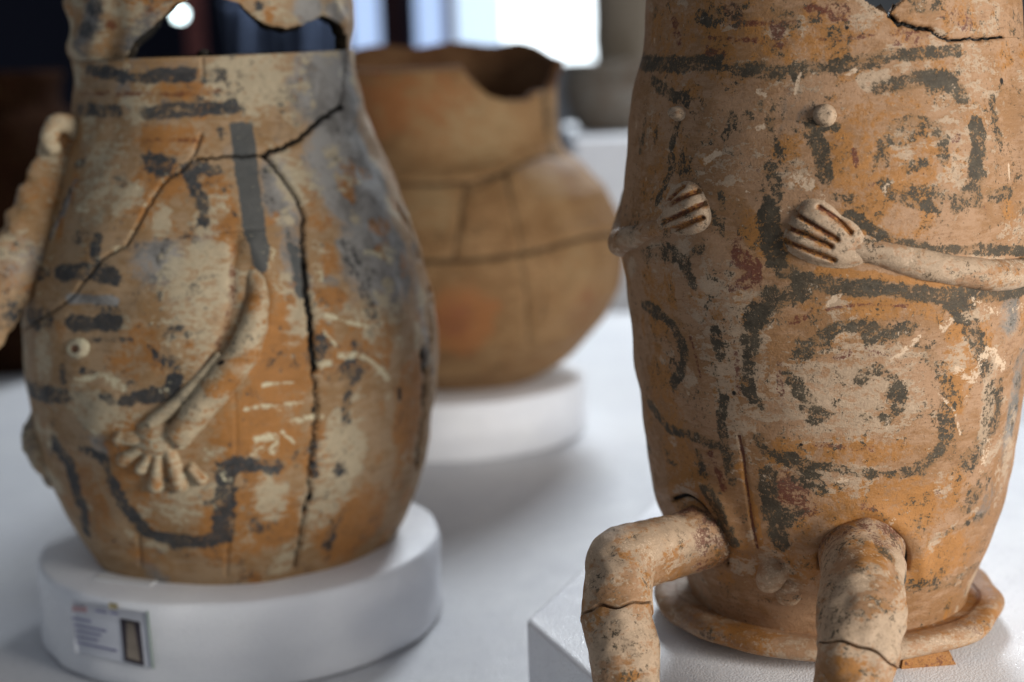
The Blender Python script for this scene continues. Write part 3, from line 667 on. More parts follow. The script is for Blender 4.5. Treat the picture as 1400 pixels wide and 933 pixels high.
        def lf(V):
            t = np.linalg.norm(V - S, axis=1)
            red = np.clip(1 - np.abs(t - .032) / .034, 0, 1)
            d = {'p': np.clip(.62 + .4 * lumps(V, .05, 1), 0, 1), 'o': np.clip(.35 + .45 * lumps(V, .07, 2), 0, 1), 'r': .62 * red + .18 * lumps(V, .03, 3), 'k': .42 * np.clip(1 - np.abs(t - .015) / .022, 0, 1) + .12 + .1 * lumps(V, .03, 0), 'w': .2 + .25 * lumps(V, .04, 4)}
            d['k'] = np.maximum(d['k'], spf(V)); return d
        l = tube('leg', path, full, M_URN, root, UR.b, 72, nr, amp=.0021, wl=.055, field_fn=lf, s1=jag, seed=seed)
        def lf2(V):
            return {'p': np.clip(.6 + .4 * lumps(V, .05, 1), 0, 1), 'o': np.clip(.35 + .4 * lumps(V, .06, 2), 0, 1), 'k': np.maximum(.1 + .14 * lumps(V, .03, 0), .8 * spf(V)), 'w': .15 + .2 * lumps(V, .04, 4)}
        tube('shin', path, [r * .965 for r in full], M_URN, l, UR.b, 72, nr, amp=.0021, wl=.055, field_fn=lf2, s0=lambda ph: jag(ph) + 1.3, seed=seed)
        # foot resting on the foam, turned toes to the front
        toe = foot + np.array([0.0, -.075, -.006])
        tube('foot', [foot + np.array([0, .022, -.002]), foot, foot * .5 + toe * .5 + np.array([0, 0, .004]), toe], [radii_s[-1] * .8, radii_s[-1] * .95, .021, .015], M_URN, l, UR.b, 32, 50, fields={'p': .5, 'o': .4}, amp=.001)
    dU = np.linalg.norm(UR.b - CAM)
    S1 = UR.on([(965, 738)])[0]; S2 = UR.on([(1181, 760)])[0]
    leg((962, 738), (836, 779), np.linalg.norm(S1 - CAM) - .085, (866, 985), np.linalg.norm(S1 - CAM) - .135, [.0285, .0258, .0262, .0295], [.0278, .0290, .0232, .020], .57, 1.0)
    leg((1181, 762), (1176, 842), np.linalg.norm(S2 - CAM) - .088, (1160, 1000), np.linalg.norm(S2 - CAM) - .125, [.0360, .0325, .0305, .0318], [.0312, .0285, .0255, .022], .60, 2.6)
    return root
build_urn()

# foam slab under the urn: a thick sheet with a cut corner
def urn_foam():
    c = [(719, 847), (790, 781), (905, 676)]
    P = [at_z(x, y, FOAM_T)[:2] for x, y in c]
    A, B = P[0], P[1]; d = (B - A) / np.linalg.norm(B - A)
    back = A + d * 0.78
    front = at_z(862, 972, FOAM_T)[:2]
    f2 = front + np.array([0.42, -0.03]); r2 = np.array([f2[0] + .30, f2[1] + .28]); r3 = np.array([r2[0] - .02, back[1] - .05])
    o = prism('foam_slab', [A, front, f2, r2, r3, back], 0.0, FOAM_T, M_FOAM, None, .005)
    tag(o, 'thick white foam slab with angled corner under the urn with legs', 'foam slab')
urn_foam()
# clay wedge that levels the urn's foot
def wedges():
    for i, (px, py) in enumerate(((1258, 900),)):
        c = at_z(px, py, FOAM_T); v = c[:2] - UR.b[:2]
        w, d = .024, .02
        V = [(-w, -d, 0), (w, -d, 0), (w, d, 0), (-w, d, 0), (-w * .9, -d * .9, .0115), (w * .8, -d * .8, .0112), (w * .8, d, .0115), (-w * .9, d, .0115)]
        F = [(3, 2, 1, 0), (4, 5, 6, 7), (0, 1, 5, 4), (1, 2, 6, 5), (2, 3, 7, 6), (3, 0, 4, 7)]
        a = 0.12
        V = [(c[0] + x * cos(a) - y * sin(a), c[1] + x * sin(a) + y * cos(a), FOAM_T - .0005 + z) for x, y, z in V]
        o = mesh_obj('clay_wedge', V, F, M_URN, None, (c[0], c[1], FOAM_T), {'o': .8, 'r': .35}, smooth_shade=False)
        tag(o, 'small reddish brown clay wedge under the foot of the urn with legs', 'wedge')
wedges()

# ================================================================== LEFT POT
PX_P = (337, 731)
pb = at_z(*PX_P, FOAM_T); pb[2] = FOAM_T - .001
SIL_P = [(484, 50), (483, 68), (485, 95), (492, 125), (505, 165), (530, 220), (552, 275), (577, 340), (592, 400), (598, 455), (597, 520), (589, 590), (575, 640), (556, 690), (541, 722)]
PT = Vessel(pb, SIL_P)
PT_EDGE = [(60, 84), (105, 82), (180, 80), (320, 76), (420, 71), (478, 68), (520, 66)]
def build_pot():
    root = empty('broken_pot', PT.b)
    tag(root, 'cracked grey and orange clay pot with relief arm and broken open neck', 'pot')
    e = PT.hit(PT_EDGE[1:-1]); zt_mean = e[:, 1].mean()
    o_ = np.argsort(e[:, 0]); ez, et = e[o_, 1], e[o_, 0]
    ztop = lambda th: np.where(np.abs(th) < 1.5, np.interp(th, et, ez), zt_mean)
    PT.zedge = zt_mean
    zlow = 0.0
    TH, Z, F = vessel_grid(PT, 520, 60, 440, ztop)
    V0 = PT.pt(TH, Z); P = Painter(PT, V0, TH, Z); L, Bb = P.line, P.blob
    # slips and fire clouds
    Bb('g', .95, 450, 120, 70, 70); Bb('g', 1.0, 480, 230, 75, 95); Bb('g', .85, 520, 350, 70, 80); Bb('g', .7, 385, 260, 30, 60); Bb('g', .55, 580, 430, 25, 90)
    Bb('p', .85, 340, 110, 60, 50); Bb('p', .5, 400, 130, 40, 60); Bb('g', .7, 215, 360, 40, 32); Bb('g', .6, 400, 350, 24, 60); Bb('g', .35, 180, 100, 60, 40)
    Bb('o', .6, 250, 115, 60, 25); Bb('o', .75, 235, 190, 60, 22); Bb('o', .6, 215, 270, 50, 50); Bb('p', .55, 130, 250, 50, 80); Bb('p', .4, 60, 350, 30, 120); Bb('o', .4, 200, 180, 80, 30)
    Bb('p', .75, 270, 380, 60, 60); Bb('o', .6, 300, 290, 26, 60); Bb('o', .6, 180, 480, 45, 40); Bb('p', .6, 260, 460, 40, 60); Bb('p', .7, 60, 480, 30, 50); Bb('p', .75, 130, 560, 60, 30)
    Bb('o', .85, 380, 480, 55, 100); Bb('o', .85, 350, 600, 60, 70); Bb('o', .6, 500, 470, 60, 60); Bb('o', .75, 560, 560, 40, 110); Bb('o', .8, 330, 720, 90, 60); Bb('o', .8, 480, 720, 70, 60); Bb('o', .6, 190, 640, 50, 90); Bb('o', .65, 120, 680, 50, 70)
    Bb('p', .85, 470, 620, 40, 70); Bb('p', .7, 440, 690, 40, 40); Bb('p', .7, 370, 680, 30, 40); Bb('p', .6, 240, 690, 40, 40); Bb('p', .55, 390, 390, 20, 20)
    Bb('p', .6, 500, 420, 50, 20); Bb('o', .8, 475, 255, 14, 24, -25); Bb('o', .7, 445, 300, 30, 18); Bb('o', .7, 520, 310, 30, 16); Bb('o', .6, 450, 350, 22, 26); Bb('o', .7, 450, 410, 30, 18)
    Bb('p', .6, 530, 345, 26, 16)
    P.mottle('p', .68, 140, 8, 26, 11); P.mottle('o', .62, 90, 8, 26, 12); P.mottle('w', .40, 70, 4, 12, 13); P.mottle('k', .34, 50, 5, 14, 14); P.mottle('g', .45, 40, 10, 26, 15)
    # neck bands
    L('k', .72, 14, [(118, 97), (150, 100), (172, 104)]); L('k', .85, 15, [(184, 106), (200, 107), (225, 103), (265, 103)]); L('k', .6, 16, [(278, 106), (302, 102)])
    L('k', .55, 14, [(106, 150), (125, 150)]); L('k', .75, 17, [(128, 150), (160, 153)]); L('k', .82, 17, [(200, 156), (230, 153), (262, 151)]); L('k', .72, 16, [(275, 149), (318, 147)])
    L('r', .6, 6, [(110, 128), (190, 129), (270, 127), (300, 124)], relief=-.0012, rw=7); L('r', .55, 6, [(200, 193), (270, 193)]); L('r', .45, 8, [(195, 128), (270, 130)])
    L('k', .55, 24, [(208, 222), (228, 226)]); L('k', .78, 15, [(255, 230), (263, 250), (275, 275), (278, 300)]); L('k', .62, 14, [(265, 226), (295, 232)]); L('k', .5, 8, [(300, 178), (302, 190)])
    L('k', .55, 14, [(112, 222), (105, 225)]); L('g', .9, 14, [(100, 250), (85, 290), (70, 320)]); L('k', .45, 12, [(92, 262), (68, 322)])
    L('k', .9, 20, [(82, 373), (110, 372), (135, 373), (156, 379)]); L('k', .7, 16, [(50, 378), (66, 374)]); L('k', .78, 14, [(136, 326), (131, 345), (132, 358)]); L('g', .9, 12, [(95, 408), (155, 412)]); L('k', .4, 10, [(130, 420), (160, 425)])
    L('k', .95, 19, [(100, 443), (130, 442), (158, 441)]); L('k', .62, 17, [(40, 441), (72, 441)]); L('k', .55, 12, [(35, 428), (70, 427)])
    L('k', .5, 7, [(115, 465), (178, 465)]); L('k', .75, 20, [(38, 531), (60, 538), (92, 541)]); L('k', .62, 12, [(86, 500), (88, 520)]); L('k', .6, 10, [(114, 508), (128, 514)]); L('k', .75, 12, [(141, 539), (152, 546)])
    L('k', .92, 17, [(172, 548), (195, 543), (222, 541), (237, 528), (241, 518)]); L('k', .5, 20, [(228, 486), (238, 500)]); L('k', .45, 20, [(232, 460), (242, 452)]); L('k', .5, 8, [(205, 476), (215, 490)])
    L('k', .85, 24, [(74, 608), (88, 632), (100, 664), (112, 695), (119, 722)]); L('k', .55, 12, [(110, 614), (146, 625)]); L('k', .62, 14, [(142, 625), (150, 650), (156, 668)])
    L('k', .92, 19, [(154, 662), (170, 695), (187, 719), (211, 735), (234, 741), (258, 740), (281, 739), (300, 730)]); L('k', .85, 25, [(305, 730), (306, 700), (308, 655), (312, 640)]); L('k', .78, 18, [(306, 638), (340, 635), (378, 637)]); L('k', .6, 12, [(285, 688), (300, 682)]); L('w', .6, 10, [(300, 640), (312, 655)])
    L('k', .55, 40, [(484, 508), (486, 502)]); L('k', .62, 26, [(480, 500), (488, 512)]); L('k', .62, 12, [(476, 538), (472, 560), (474, 576)]); L('k', .5, 26, [(440, 470), (430, 490)]); L('g', .9, 22, [(472, 338), (495, 370), (515, 410)]); L('k', .42, 26, [(478, 345), (498, 385), (505, 420)]); L('k', .5, 14, [(484, 470), (488, 480)])
    L('k', .5, 10, [(455, 720), (445, 745)]); L('k', .55, 9, [(470, 700), (450, 750)]); L('k', .5, 16, [(462, 640), (468, 645)]); L('k', .5, 10, [(425, 605), (430, 650)])
    L('c', .8, 9, [(545, 533), (546, 545)]); L('c', .55, 7, [(550, 562), (546, 580)])
    L('r', .5, 10, [(322, 335), (318, 380), (316, 420), (300, 470), (280, 505)], relief=-.003, rw=14)
    # pale scratches
    for pts, w in (([(360, 526), (400, 523)], 6), ([(335, 560), (412, 550)], 7), ([(395, 577), (440, 569)], 8), ([(352, 600), (375, 598), (372, 615)], 12), ([(345, 620), (360, 612)], 9), ([(385, 590), (402, 605)], 5), ([(440, 450), (457, 472)], 5), ([(462, 486), (495, 488), (520, 505), (530, 518)], 9), ([(432, 500), (448, 494)], 14), ([(445, 432), (500, 448)], 7), ([(500, 345), (530, 355)], 8), ([(145, 520), (165, 530)], 14), ([(105, 520), (150, 512)], 8)):
        L('w', .72, w, pts)
    # grey mortar strip (restoration)
    P.poly('d', .80, [(312, 168), (330, 164), (346, 170), (353, 215), (357, 262), (365, 322), (371, 346), (363, 377), (347, 372), (332, 322), (320, 235)], 9)
    L('w', .55, 9, [(372, 345), (366, 362)]); L('d', .62, 22, [(405, 345), (412, 400)]); L('d', .6, 12, [(395, 320), (398, 345)])
    # cracks
    MAIN = [(470, 64), (466, 112), (465, 147), (435, 167), (407, 192), (377, 205), (360, 212), (300, 215), (268, 218)]
    HEAL = [(275, 185), (266, 212), (250, 232), (225, 247), (200, 282), (186, 310), (172, 335), (142, 352), (127, 370), (100, 405), (75, 427), (20, 455)]
    BR = [(362, 212), (385, 237), (407, 272), (417, 295), (415, 325), (416, 362), (422, 425), (425, 472), (429, 505), (430, 530), (434, 555), (428, 600), (422, 637), (423, 679), (416, 720), (403, 778)]
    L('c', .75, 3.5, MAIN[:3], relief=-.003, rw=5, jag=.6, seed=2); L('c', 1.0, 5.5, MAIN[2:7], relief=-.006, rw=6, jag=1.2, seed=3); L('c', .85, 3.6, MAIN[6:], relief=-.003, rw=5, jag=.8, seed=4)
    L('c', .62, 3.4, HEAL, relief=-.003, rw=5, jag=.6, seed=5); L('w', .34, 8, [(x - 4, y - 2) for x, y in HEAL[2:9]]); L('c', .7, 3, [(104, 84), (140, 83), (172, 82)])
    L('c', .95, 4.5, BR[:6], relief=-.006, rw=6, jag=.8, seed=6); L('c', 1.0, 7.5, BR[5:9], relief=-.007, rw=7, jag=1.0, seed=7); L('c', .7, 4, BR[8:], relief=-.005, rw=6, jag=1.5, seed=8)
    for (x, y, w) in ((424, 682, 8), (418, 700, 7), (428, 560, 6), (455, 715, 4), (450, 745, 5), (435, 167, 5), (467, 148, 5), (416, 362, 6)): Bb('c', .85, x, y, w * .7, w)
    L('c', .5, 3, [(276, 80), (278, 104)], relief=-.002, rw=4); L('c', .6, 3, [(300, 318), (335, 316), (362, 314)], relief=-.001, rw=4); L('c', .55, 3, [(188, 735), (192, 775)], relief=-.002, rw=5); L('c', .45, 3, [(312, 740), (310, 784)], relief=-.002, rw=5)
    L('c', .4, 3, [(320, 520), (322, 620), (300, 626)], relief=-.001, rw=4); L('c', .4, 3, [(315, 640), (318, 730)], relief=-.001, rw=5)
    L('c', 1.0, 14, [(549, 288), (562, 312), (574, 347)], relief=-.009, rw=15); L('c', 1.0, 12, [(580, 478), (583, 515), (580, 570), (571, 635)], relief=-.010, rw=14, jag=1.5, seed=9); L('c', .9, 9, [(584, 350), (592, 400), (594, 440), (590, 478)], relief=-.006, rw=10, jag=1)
    # modelled ridges: shoulder blade beside the arm, hollow under it
    L('o', 0, 2, [(345, 335), (372, 400), (365, 450), (340, 480)], relief=.007, rw=26)
    L('o', 0, 2, [(470, 330), (500, 370), (520, 420)], relief=-.003, rw=34); L('o', 0, 2, [(500, 320), (530, 370), (545, 430)], relief=.002, rw=34)
    n = PT.nrm(TH, Z)
    V = V0 + n * (lumps(V0, .14, 2) * .0028 + lumps(V0, .045, 1) * .0010 + P.relief)[:, None]
    q = project(V[F].mean(1))
    S1 = [(-300, 40), (470, 40)] + wobble_line(MAIN, .5, 4, 3).tolist() + HEAL[2:] + [(-300, 480)]
    S2 = [(470, 40)] + MAIN[:6] + wobble_line(BR, .4, 4, 6).tolist() + [(403, 900), (900, 900), (900, 40)]
    in1 = pip(q, S1); in2 = pip(q, S2) & ~in1
    shard('shard', V, F, in1, M_POT, root, PT.b, P.f, .012, M_POTIN); shard('shard', V, F, in2, M_POT, root, PT.b, P.f, .012, M_POTIN); shard('shard', V, F, ~in1 & ~in2, M_POT, root, PT.b, P.f, .012, M_POTIN)
    # floor of the pot
    rb = PT.r(PT.zmin); lathe('pot_floor', PT.b, [(0.001, 0.0), (rb * .5, .0), (rb - .006, PT.zmin * .5 + .0), (rb - .001, PT.zmin + .002)] if PT.zmin > 0 else [(0.001, 0), (rb * .98, 0)], M_POT, root, 96)
    # relief arm and hand
    fa = PT.on([(338, 325), (347, 360), (354, 400), (348, 442), (330, 485), (300, 525), (270, 562), (245, 596)], .0) + PT.nrm(PT.hit([(346, 440)])[0][0], PT.hit([(346, 440)])[0][1]) * np.array([-.006, -.005, -.002, .001, .003, .003, .003, .003])[:, None]
    crk = PT.on([(294, 494), (306, 494), (321, 502)], .012)
    fld = lambda V: {'c': .95 * np.clip(1.6 - seg_dist(V, crk) / .0028, 0, 1), 'p': np.clip(.62 + .35 * lumps(V, .05, 1), 0, 1), 'o': np.clip(.45 + .45 * lumps(V, .06, 3), 0, 1)}
    arm = tube('arm', fa, [.004, .007, .0105, .0130, .0145, .0150, .0145, .0125], M_POT, root, PT.b, 40, 110, amp=.0009, field_fn=fld, s0=None)
    fa2 = PT.on([(300, 487), (268, 525), (237, 556), (208, 578)], .0)
    tube('arm_ridge', fa2, [.004, .006, .007, .007], M_POT, arm, PT.b, 24, 50, amp=.0006, fields={'p': .8, 'g': .2})
    tips = [((168, 599), 13, (205, 600)), ((172, 626), 12.5, (205, 606)), ((196, 638), 11, (212, 612)), ((214, 662), 12.5, (218, 616)), ((246, 661), 13, (232, 614)), ((276, 655), 9, (262, 640))]
    def hf(Q):
        h = np.full(len(Q), -1.0); hp = .0105 * (1 - (np.hypot((Q[:, 0] - 214) / 33, (Q[:, 1] - 602) / 29)) ** 2.4); h = np.maximum(h, hp)
        for t, w, b in tips:
            ax = np.array(t, float) - np.array(b, float); tt = np.clip(((Q - b) @ ax) / (ax @ ax), 0, 1)
            d = np.linalg.norm(Q - b - tt[:, None] * ax, axis=1) / (w * (.66 + .34 * tt ** 2))
            h = np.maximum(h, (.0075 + .002 * tt) * (1 - d ** 2.6))
        return h
    patch('hand', PT, (146, 562, 292, 686), hf, M_POT, arm, PT.b, 1.4, ffun=lambda Q: {'p': .62, 'o': .42, 'w': .28})
    def knob(x, y, R, hh, hole, name):
        def f(Q):
            d = np.hypot(Q[:, 0] - x, Q[:, 1] - y) / R
            return hh * (1 - d ** 2.5) - hole * np.exp(-(d / .38) ** 2)
        patch(name, PT, (x - R - 4, y - R - 4, x + R + 4, y + R + 4), f, M_POT, root, PT.b, 1.2, ffun=lambda Q: {'p': .95, 'w': .6 * (np.hypot(Q[:, 0] - x, Q[:, 1] - y) > R * .4), 'r': 1.0 * (np.hypot(Q[:, 0] - x, Q[:, 1] - y) < R * .42)})
    knob(105, 477, 14, .0045, .005, 'nub'); knob(246, 603, 12, .010, .0, 'wrist_knob')
    # free arm on the far shoulder, broken below the elbow, with a stub further down
    s = PT.hit([(98, 172)])[0]
    base = PT.pt(s[0] + .05, s[1]); 
    q0 = lambda px, py, dd: CAM + rays((px, py))[0] * (np.linalg.norm(base - CAM) + dd)
    tube('arm', [q0(104, 178, .02), q0(94, 200, .010), q0(82, 232, .004), q0(62, 280, -.002), q0(34, 338, -.008), q0(-2, 404, -.012), q0(-40, 470, -.012)], [.020, .026, .0285, .0290, .028, .027, .025], M_POT, root, PT.b, 36, 100, amp=.0026, flat=(rays((60, 280))[0], .5), field_fn=lambda V: {'p': np.clip(.30 + .35 * lumps(V, .06, 1), 0, 1), 'o': np.clip(.40 + .35 * lumps(V, .07, 2), 0, 1), 'g': np.clip(.25 + .4 * lumps(V, .1, 3), 0, 1), 'k': np.clip(lumps(V, .09, 0) * .7 - .25, 0, .6)})
    tube('shoulder_lug', [q0(112, 196, .01), q0(102, 176, .0), q0(86, 168, -.008), q0(73, 174, -.010), q0(68, 190, -.012), q0(74, 204, -.012)], [.010, .0105, .0105, .010, .009, .008], M_POT, root, PT.b, 24, 50, amp=.001, fields={'p': .6, 'o': .4})
    st = PT.hit([(52, 600)])[0]; sb = PT.pt(st[0] - .1, st[1]); q1 = lambda px, py, dd: CAM + rays((px, py))[0] * (np.linalg.norm(sb - CAM) + dd)
    tube('hand_stub', [q1(74, 656, .0), q1(58, 632, -.012), q1(45, 606, -.014), q1(46, 584, -.012), q1(64, 560, .0)], [.009, .011, .0115, .0105, .009], M_POT, root, PT.b, 24, 50, amp=.0016, fields={'p': .55, 'g': .5, 'k': .2})
    # upper fragment with the big gap
    zt = PT.zedge
    nth, nz = 420, 150
    th = np.linspace(-1.62, 1.5, nth); z1 = PT.hit([(300, 5)])[0][1] + .055
    zlo = ztop(th)
    t = np.linspace(0, 1, nz); TH2 = np.repeat(th[:, None], nz, 1).ravel(); Z2 = (zlo[:, None] - .0012 + t[None] * (z1 - zlo)[:, None]).ravel()
    top_r = PT.r(PT.zmax)
    def pt2(th_, z_, h): 
        R = PT.r(np.minimum(z_, PT.zmax)) + h
        return np.stack([PT.b[0] + R * np.cos(th_ + PT.th0), PT.b[1] + R * np.sin(th_ + PT.th0), PT.b[2] + z_], -1)
    B0 = pt2(TH2, Z2, 0.0)
    hgt = lumps(B0, .09, 1) * .0035 + lumps(B0, .04, 3) * .002 - .001
    left = smooth((-TH2 - .75) / .4); hgt = hgt + left * (.004 * np.sin((Z2 - zt) * 140) + .003)
    V2 = pt2(TH2, Z2, hgt); F2 = grid_faces(nth, nz, False)
    hole = wobble_line([(160, 100), (171, 80), (184, 57), (204, 40), (224, 23), (239, 7), (256, -1), (290, -6), (324, 3), (339, 17), (356, 31), (370, 36), (393, 39), (413, 34), (427, 29), (441, 21), (461, 29), (475, 50), (474, 71), (470, 100)], 1.0, 6, 5)
    q2 = project(V2[F2].mean(1)); keep = ~pip(q2, hole)
    f2 = {k: np.zeros(len(V2)) for k in FIELDS}
    pp = project(V2)
    for (x, y, r_, fd, s_) in ((130, 12, 14, 'k', .7), (118, 42, 13, 'k', .62), (152, 34, 9, 'r', .9), (205, 12, 8, 'r', .6), (420, 12, 26, 'g', .8), (460, 15, 20, 'g', .7), (370, 20, 14, 'o', .9), (355, 8, 8, 'k', .6)):
        f2[fd] = np.maximum(f2[fd], s_ * smooth(1.4 - np.hypot(pp[:, 0] - x, pp[:, 1] - y) / r_))
    f2['p'] = .4 + .3 * lumps(V2, .05, 2); f2['g'] = np.maximum(f2['g'], .3 + .3 * lumps(V2, .08, 3)); f2['o'] = np.maximum(f2['o'], .2 + .35 * lumps(V2, .06, 1))
    fr = shard('neck_fragment', V2, F2, keep, M_POT, root, PT.b, f2, .014, M_POTIN)
    return root
build_pot()

# ------------------------------------------------------------------ foam discs, label
def disc(name, c, r, z0, z1, label, group=None, seed=0):
    e = .006
    prof = [(0.001, z0), (r - .002, z0), (r, z0 + .003)] + [(r + .0006 * math.sin(i * 2.1), z0 + .003 + (z1 - z0 - .003 - e) * i / 8) for i in range(1, 9)] + [(r - e * .3, z1 - e * .35), (r - e, z1), (r * .6, z1 + .0004), (0.001, z1)]
    o = lathe(name, (c[0], c[1], 0), prof, M_FOAM, None, 160, .0018, origin=(c[0], c[1], z0))
    tag(o, label, 'foam disc', group); return o
PD_R = abs(at_z(607, 688, FOAM_T)[0] - at_z(52, 745, FOAM_T)[0]) / 2 * .985
PD_C = PT.b[:2] + np.array([-.004, -.006])
disc('foam_disc', PD_C, PD_R, 0.0, FOAM_T, 'white foam disc with a paper label under the cracked pot')

def label_card():
    c = PD_C
    def cyl(px, py, off):
        d = rays((px, py))[0]; h = d[:2]; o = CAM[:2] - c; R = PD_R + off
        a = h @ h; b = 2 * (o @ h); cc = o @ o - R * R; t = (-b - math.sqrt(max(b * b - 4 * a * cc, 0))) / (2 * a)
        return CAM + d * t
    def quad(name, corners, off, mat, parent=None, org=None, n=14):
        (a, b, cc, d) = [np.array(x, float) for x in corners]; V = []
        for i in range(n):
            for j in range(4):
                s, t = i / (n - 1), j / 3; p = (a * (1 - s) + b * s) * (1 - t) + (d * (1 - s) + cc * s) * t; V.append(cyl(*p, off))
        V = np.array(V); V[:, 2] = np.maximum(V[:, 2], 0.001)
        nrm = V - np.array([c[0], c[1], 0]); nrm[:, 2] = 0; nrm /= np.linalg.norm(nrm, axis=1, keepdims=True)
        F = grid_faces(n, 4, False); m = len(V); V2 = np.vstack([V, V - nrm * .0006]); 
        edge = [i * 4 for i in range(n)] + [(n - 1) * 4 + j for j in range(1, 4)] + [i * 4 + 3 for i in range(n - 2, -1, -1)] + [2, 1]
        side = [(edge[i], edge[(i + 1) % len(edge)], m + edge[(i + 1) % len(edge)], m + edge[i]) for i in range(len(edge))]
        FF = [tuple(f) for f in F.tolist()] + [tuple(x + m for x in f[::-1]) for f in F.tolist()] + side
        return mesh_obj(name, V2, FF, mat, parent, V.mean(0) if org is None else org)
    paper = flat_mat('label_paper', (0.72, 0.74, 0.80), .5, var=.04); ink = flat_mat('lilac_ink', (0.36, 0.36, 0.52)); dark = flat_mat('dark_print', (0.07, 0.06, 0.075)); tan_ = flat_mat('tan_print', (0.33, 0.28, 0.23), var=.4, scale=80)
    root = quad('paper_label', [(96, 822), (200, 838), (207, 914), (103, 892)], .0022, paper)
    tag(root, 'small white paper label with dark urn photograph on the foam disc', 'label')
    org = np.array(root['_o'])
    quad('printed_photo', [(164, 846), (191, 851), (197, 911), (170, 904)], .0032, dark, root, org)
    quad('printed_photo', [(173, 851), (182, 853), (192, 905), (174, 900)], .0040, tan_, root, org)
    for (x0, y0, x1, y1, m) in ((130, 834, 145, 837, ink), (150, 837, 161, 839, ink), (98, 844, 124, 849, ink), (101, 853, 145, 862, ink), (103, 861, 138, 868, ink), (104, 869, 134, 875, ink), (105, 877, 160, 889, ink)):
        quad('text_line', [(x0, y0), (x1, y1), (x1, y1 + 2.6), (x0, y0 + 2.6)], .0032, m, root, org, 6)
    quad('red_mark', [(99, 829), (118, 831), (118, 838), (99, 836)], .0032, flat_mat('faded_red_ink', (0.62, 0.42, 0.44)), root, org, 6)
    quad('yellow_mark', [(149, 824), (160, 826), (160, 834), (149, 832)], .0032, flat_mat('ochre_ink', (0.45, 0.38, 0.22)), root, org, 6)
    quad('green_edge', [(200, 836), (202.5, 836.5), (211, 915), (208, 914.5)], .0030, flat_mat('green_tape_edge', (0.45, 0.55, 0.48)), root, org, 6)
    # tape folded over the edge on to the top of the disc
    tp = flat_mat('matte_tape', (0.78, 0.79, 0.80), .35, var=.03)
    a = [at_z(x, y, FOAM_T + .0015) for x, y in ((150, 776), (232, 784), (205, 800), (128, 791))]
    V = np.array(a + [v - np.array([0, 0, .0012]) for v in a]); F = [(0, 3, 2, 1), (4, 5, 6, 7), (0, 1, 5, 4), (1, 2, 6, 5), (2, 3, 7, 6), (3, 0, 4, 7)]
    mesh_obj('tape', V, F, tp, root, org, smooth_shade=False)
label_card()

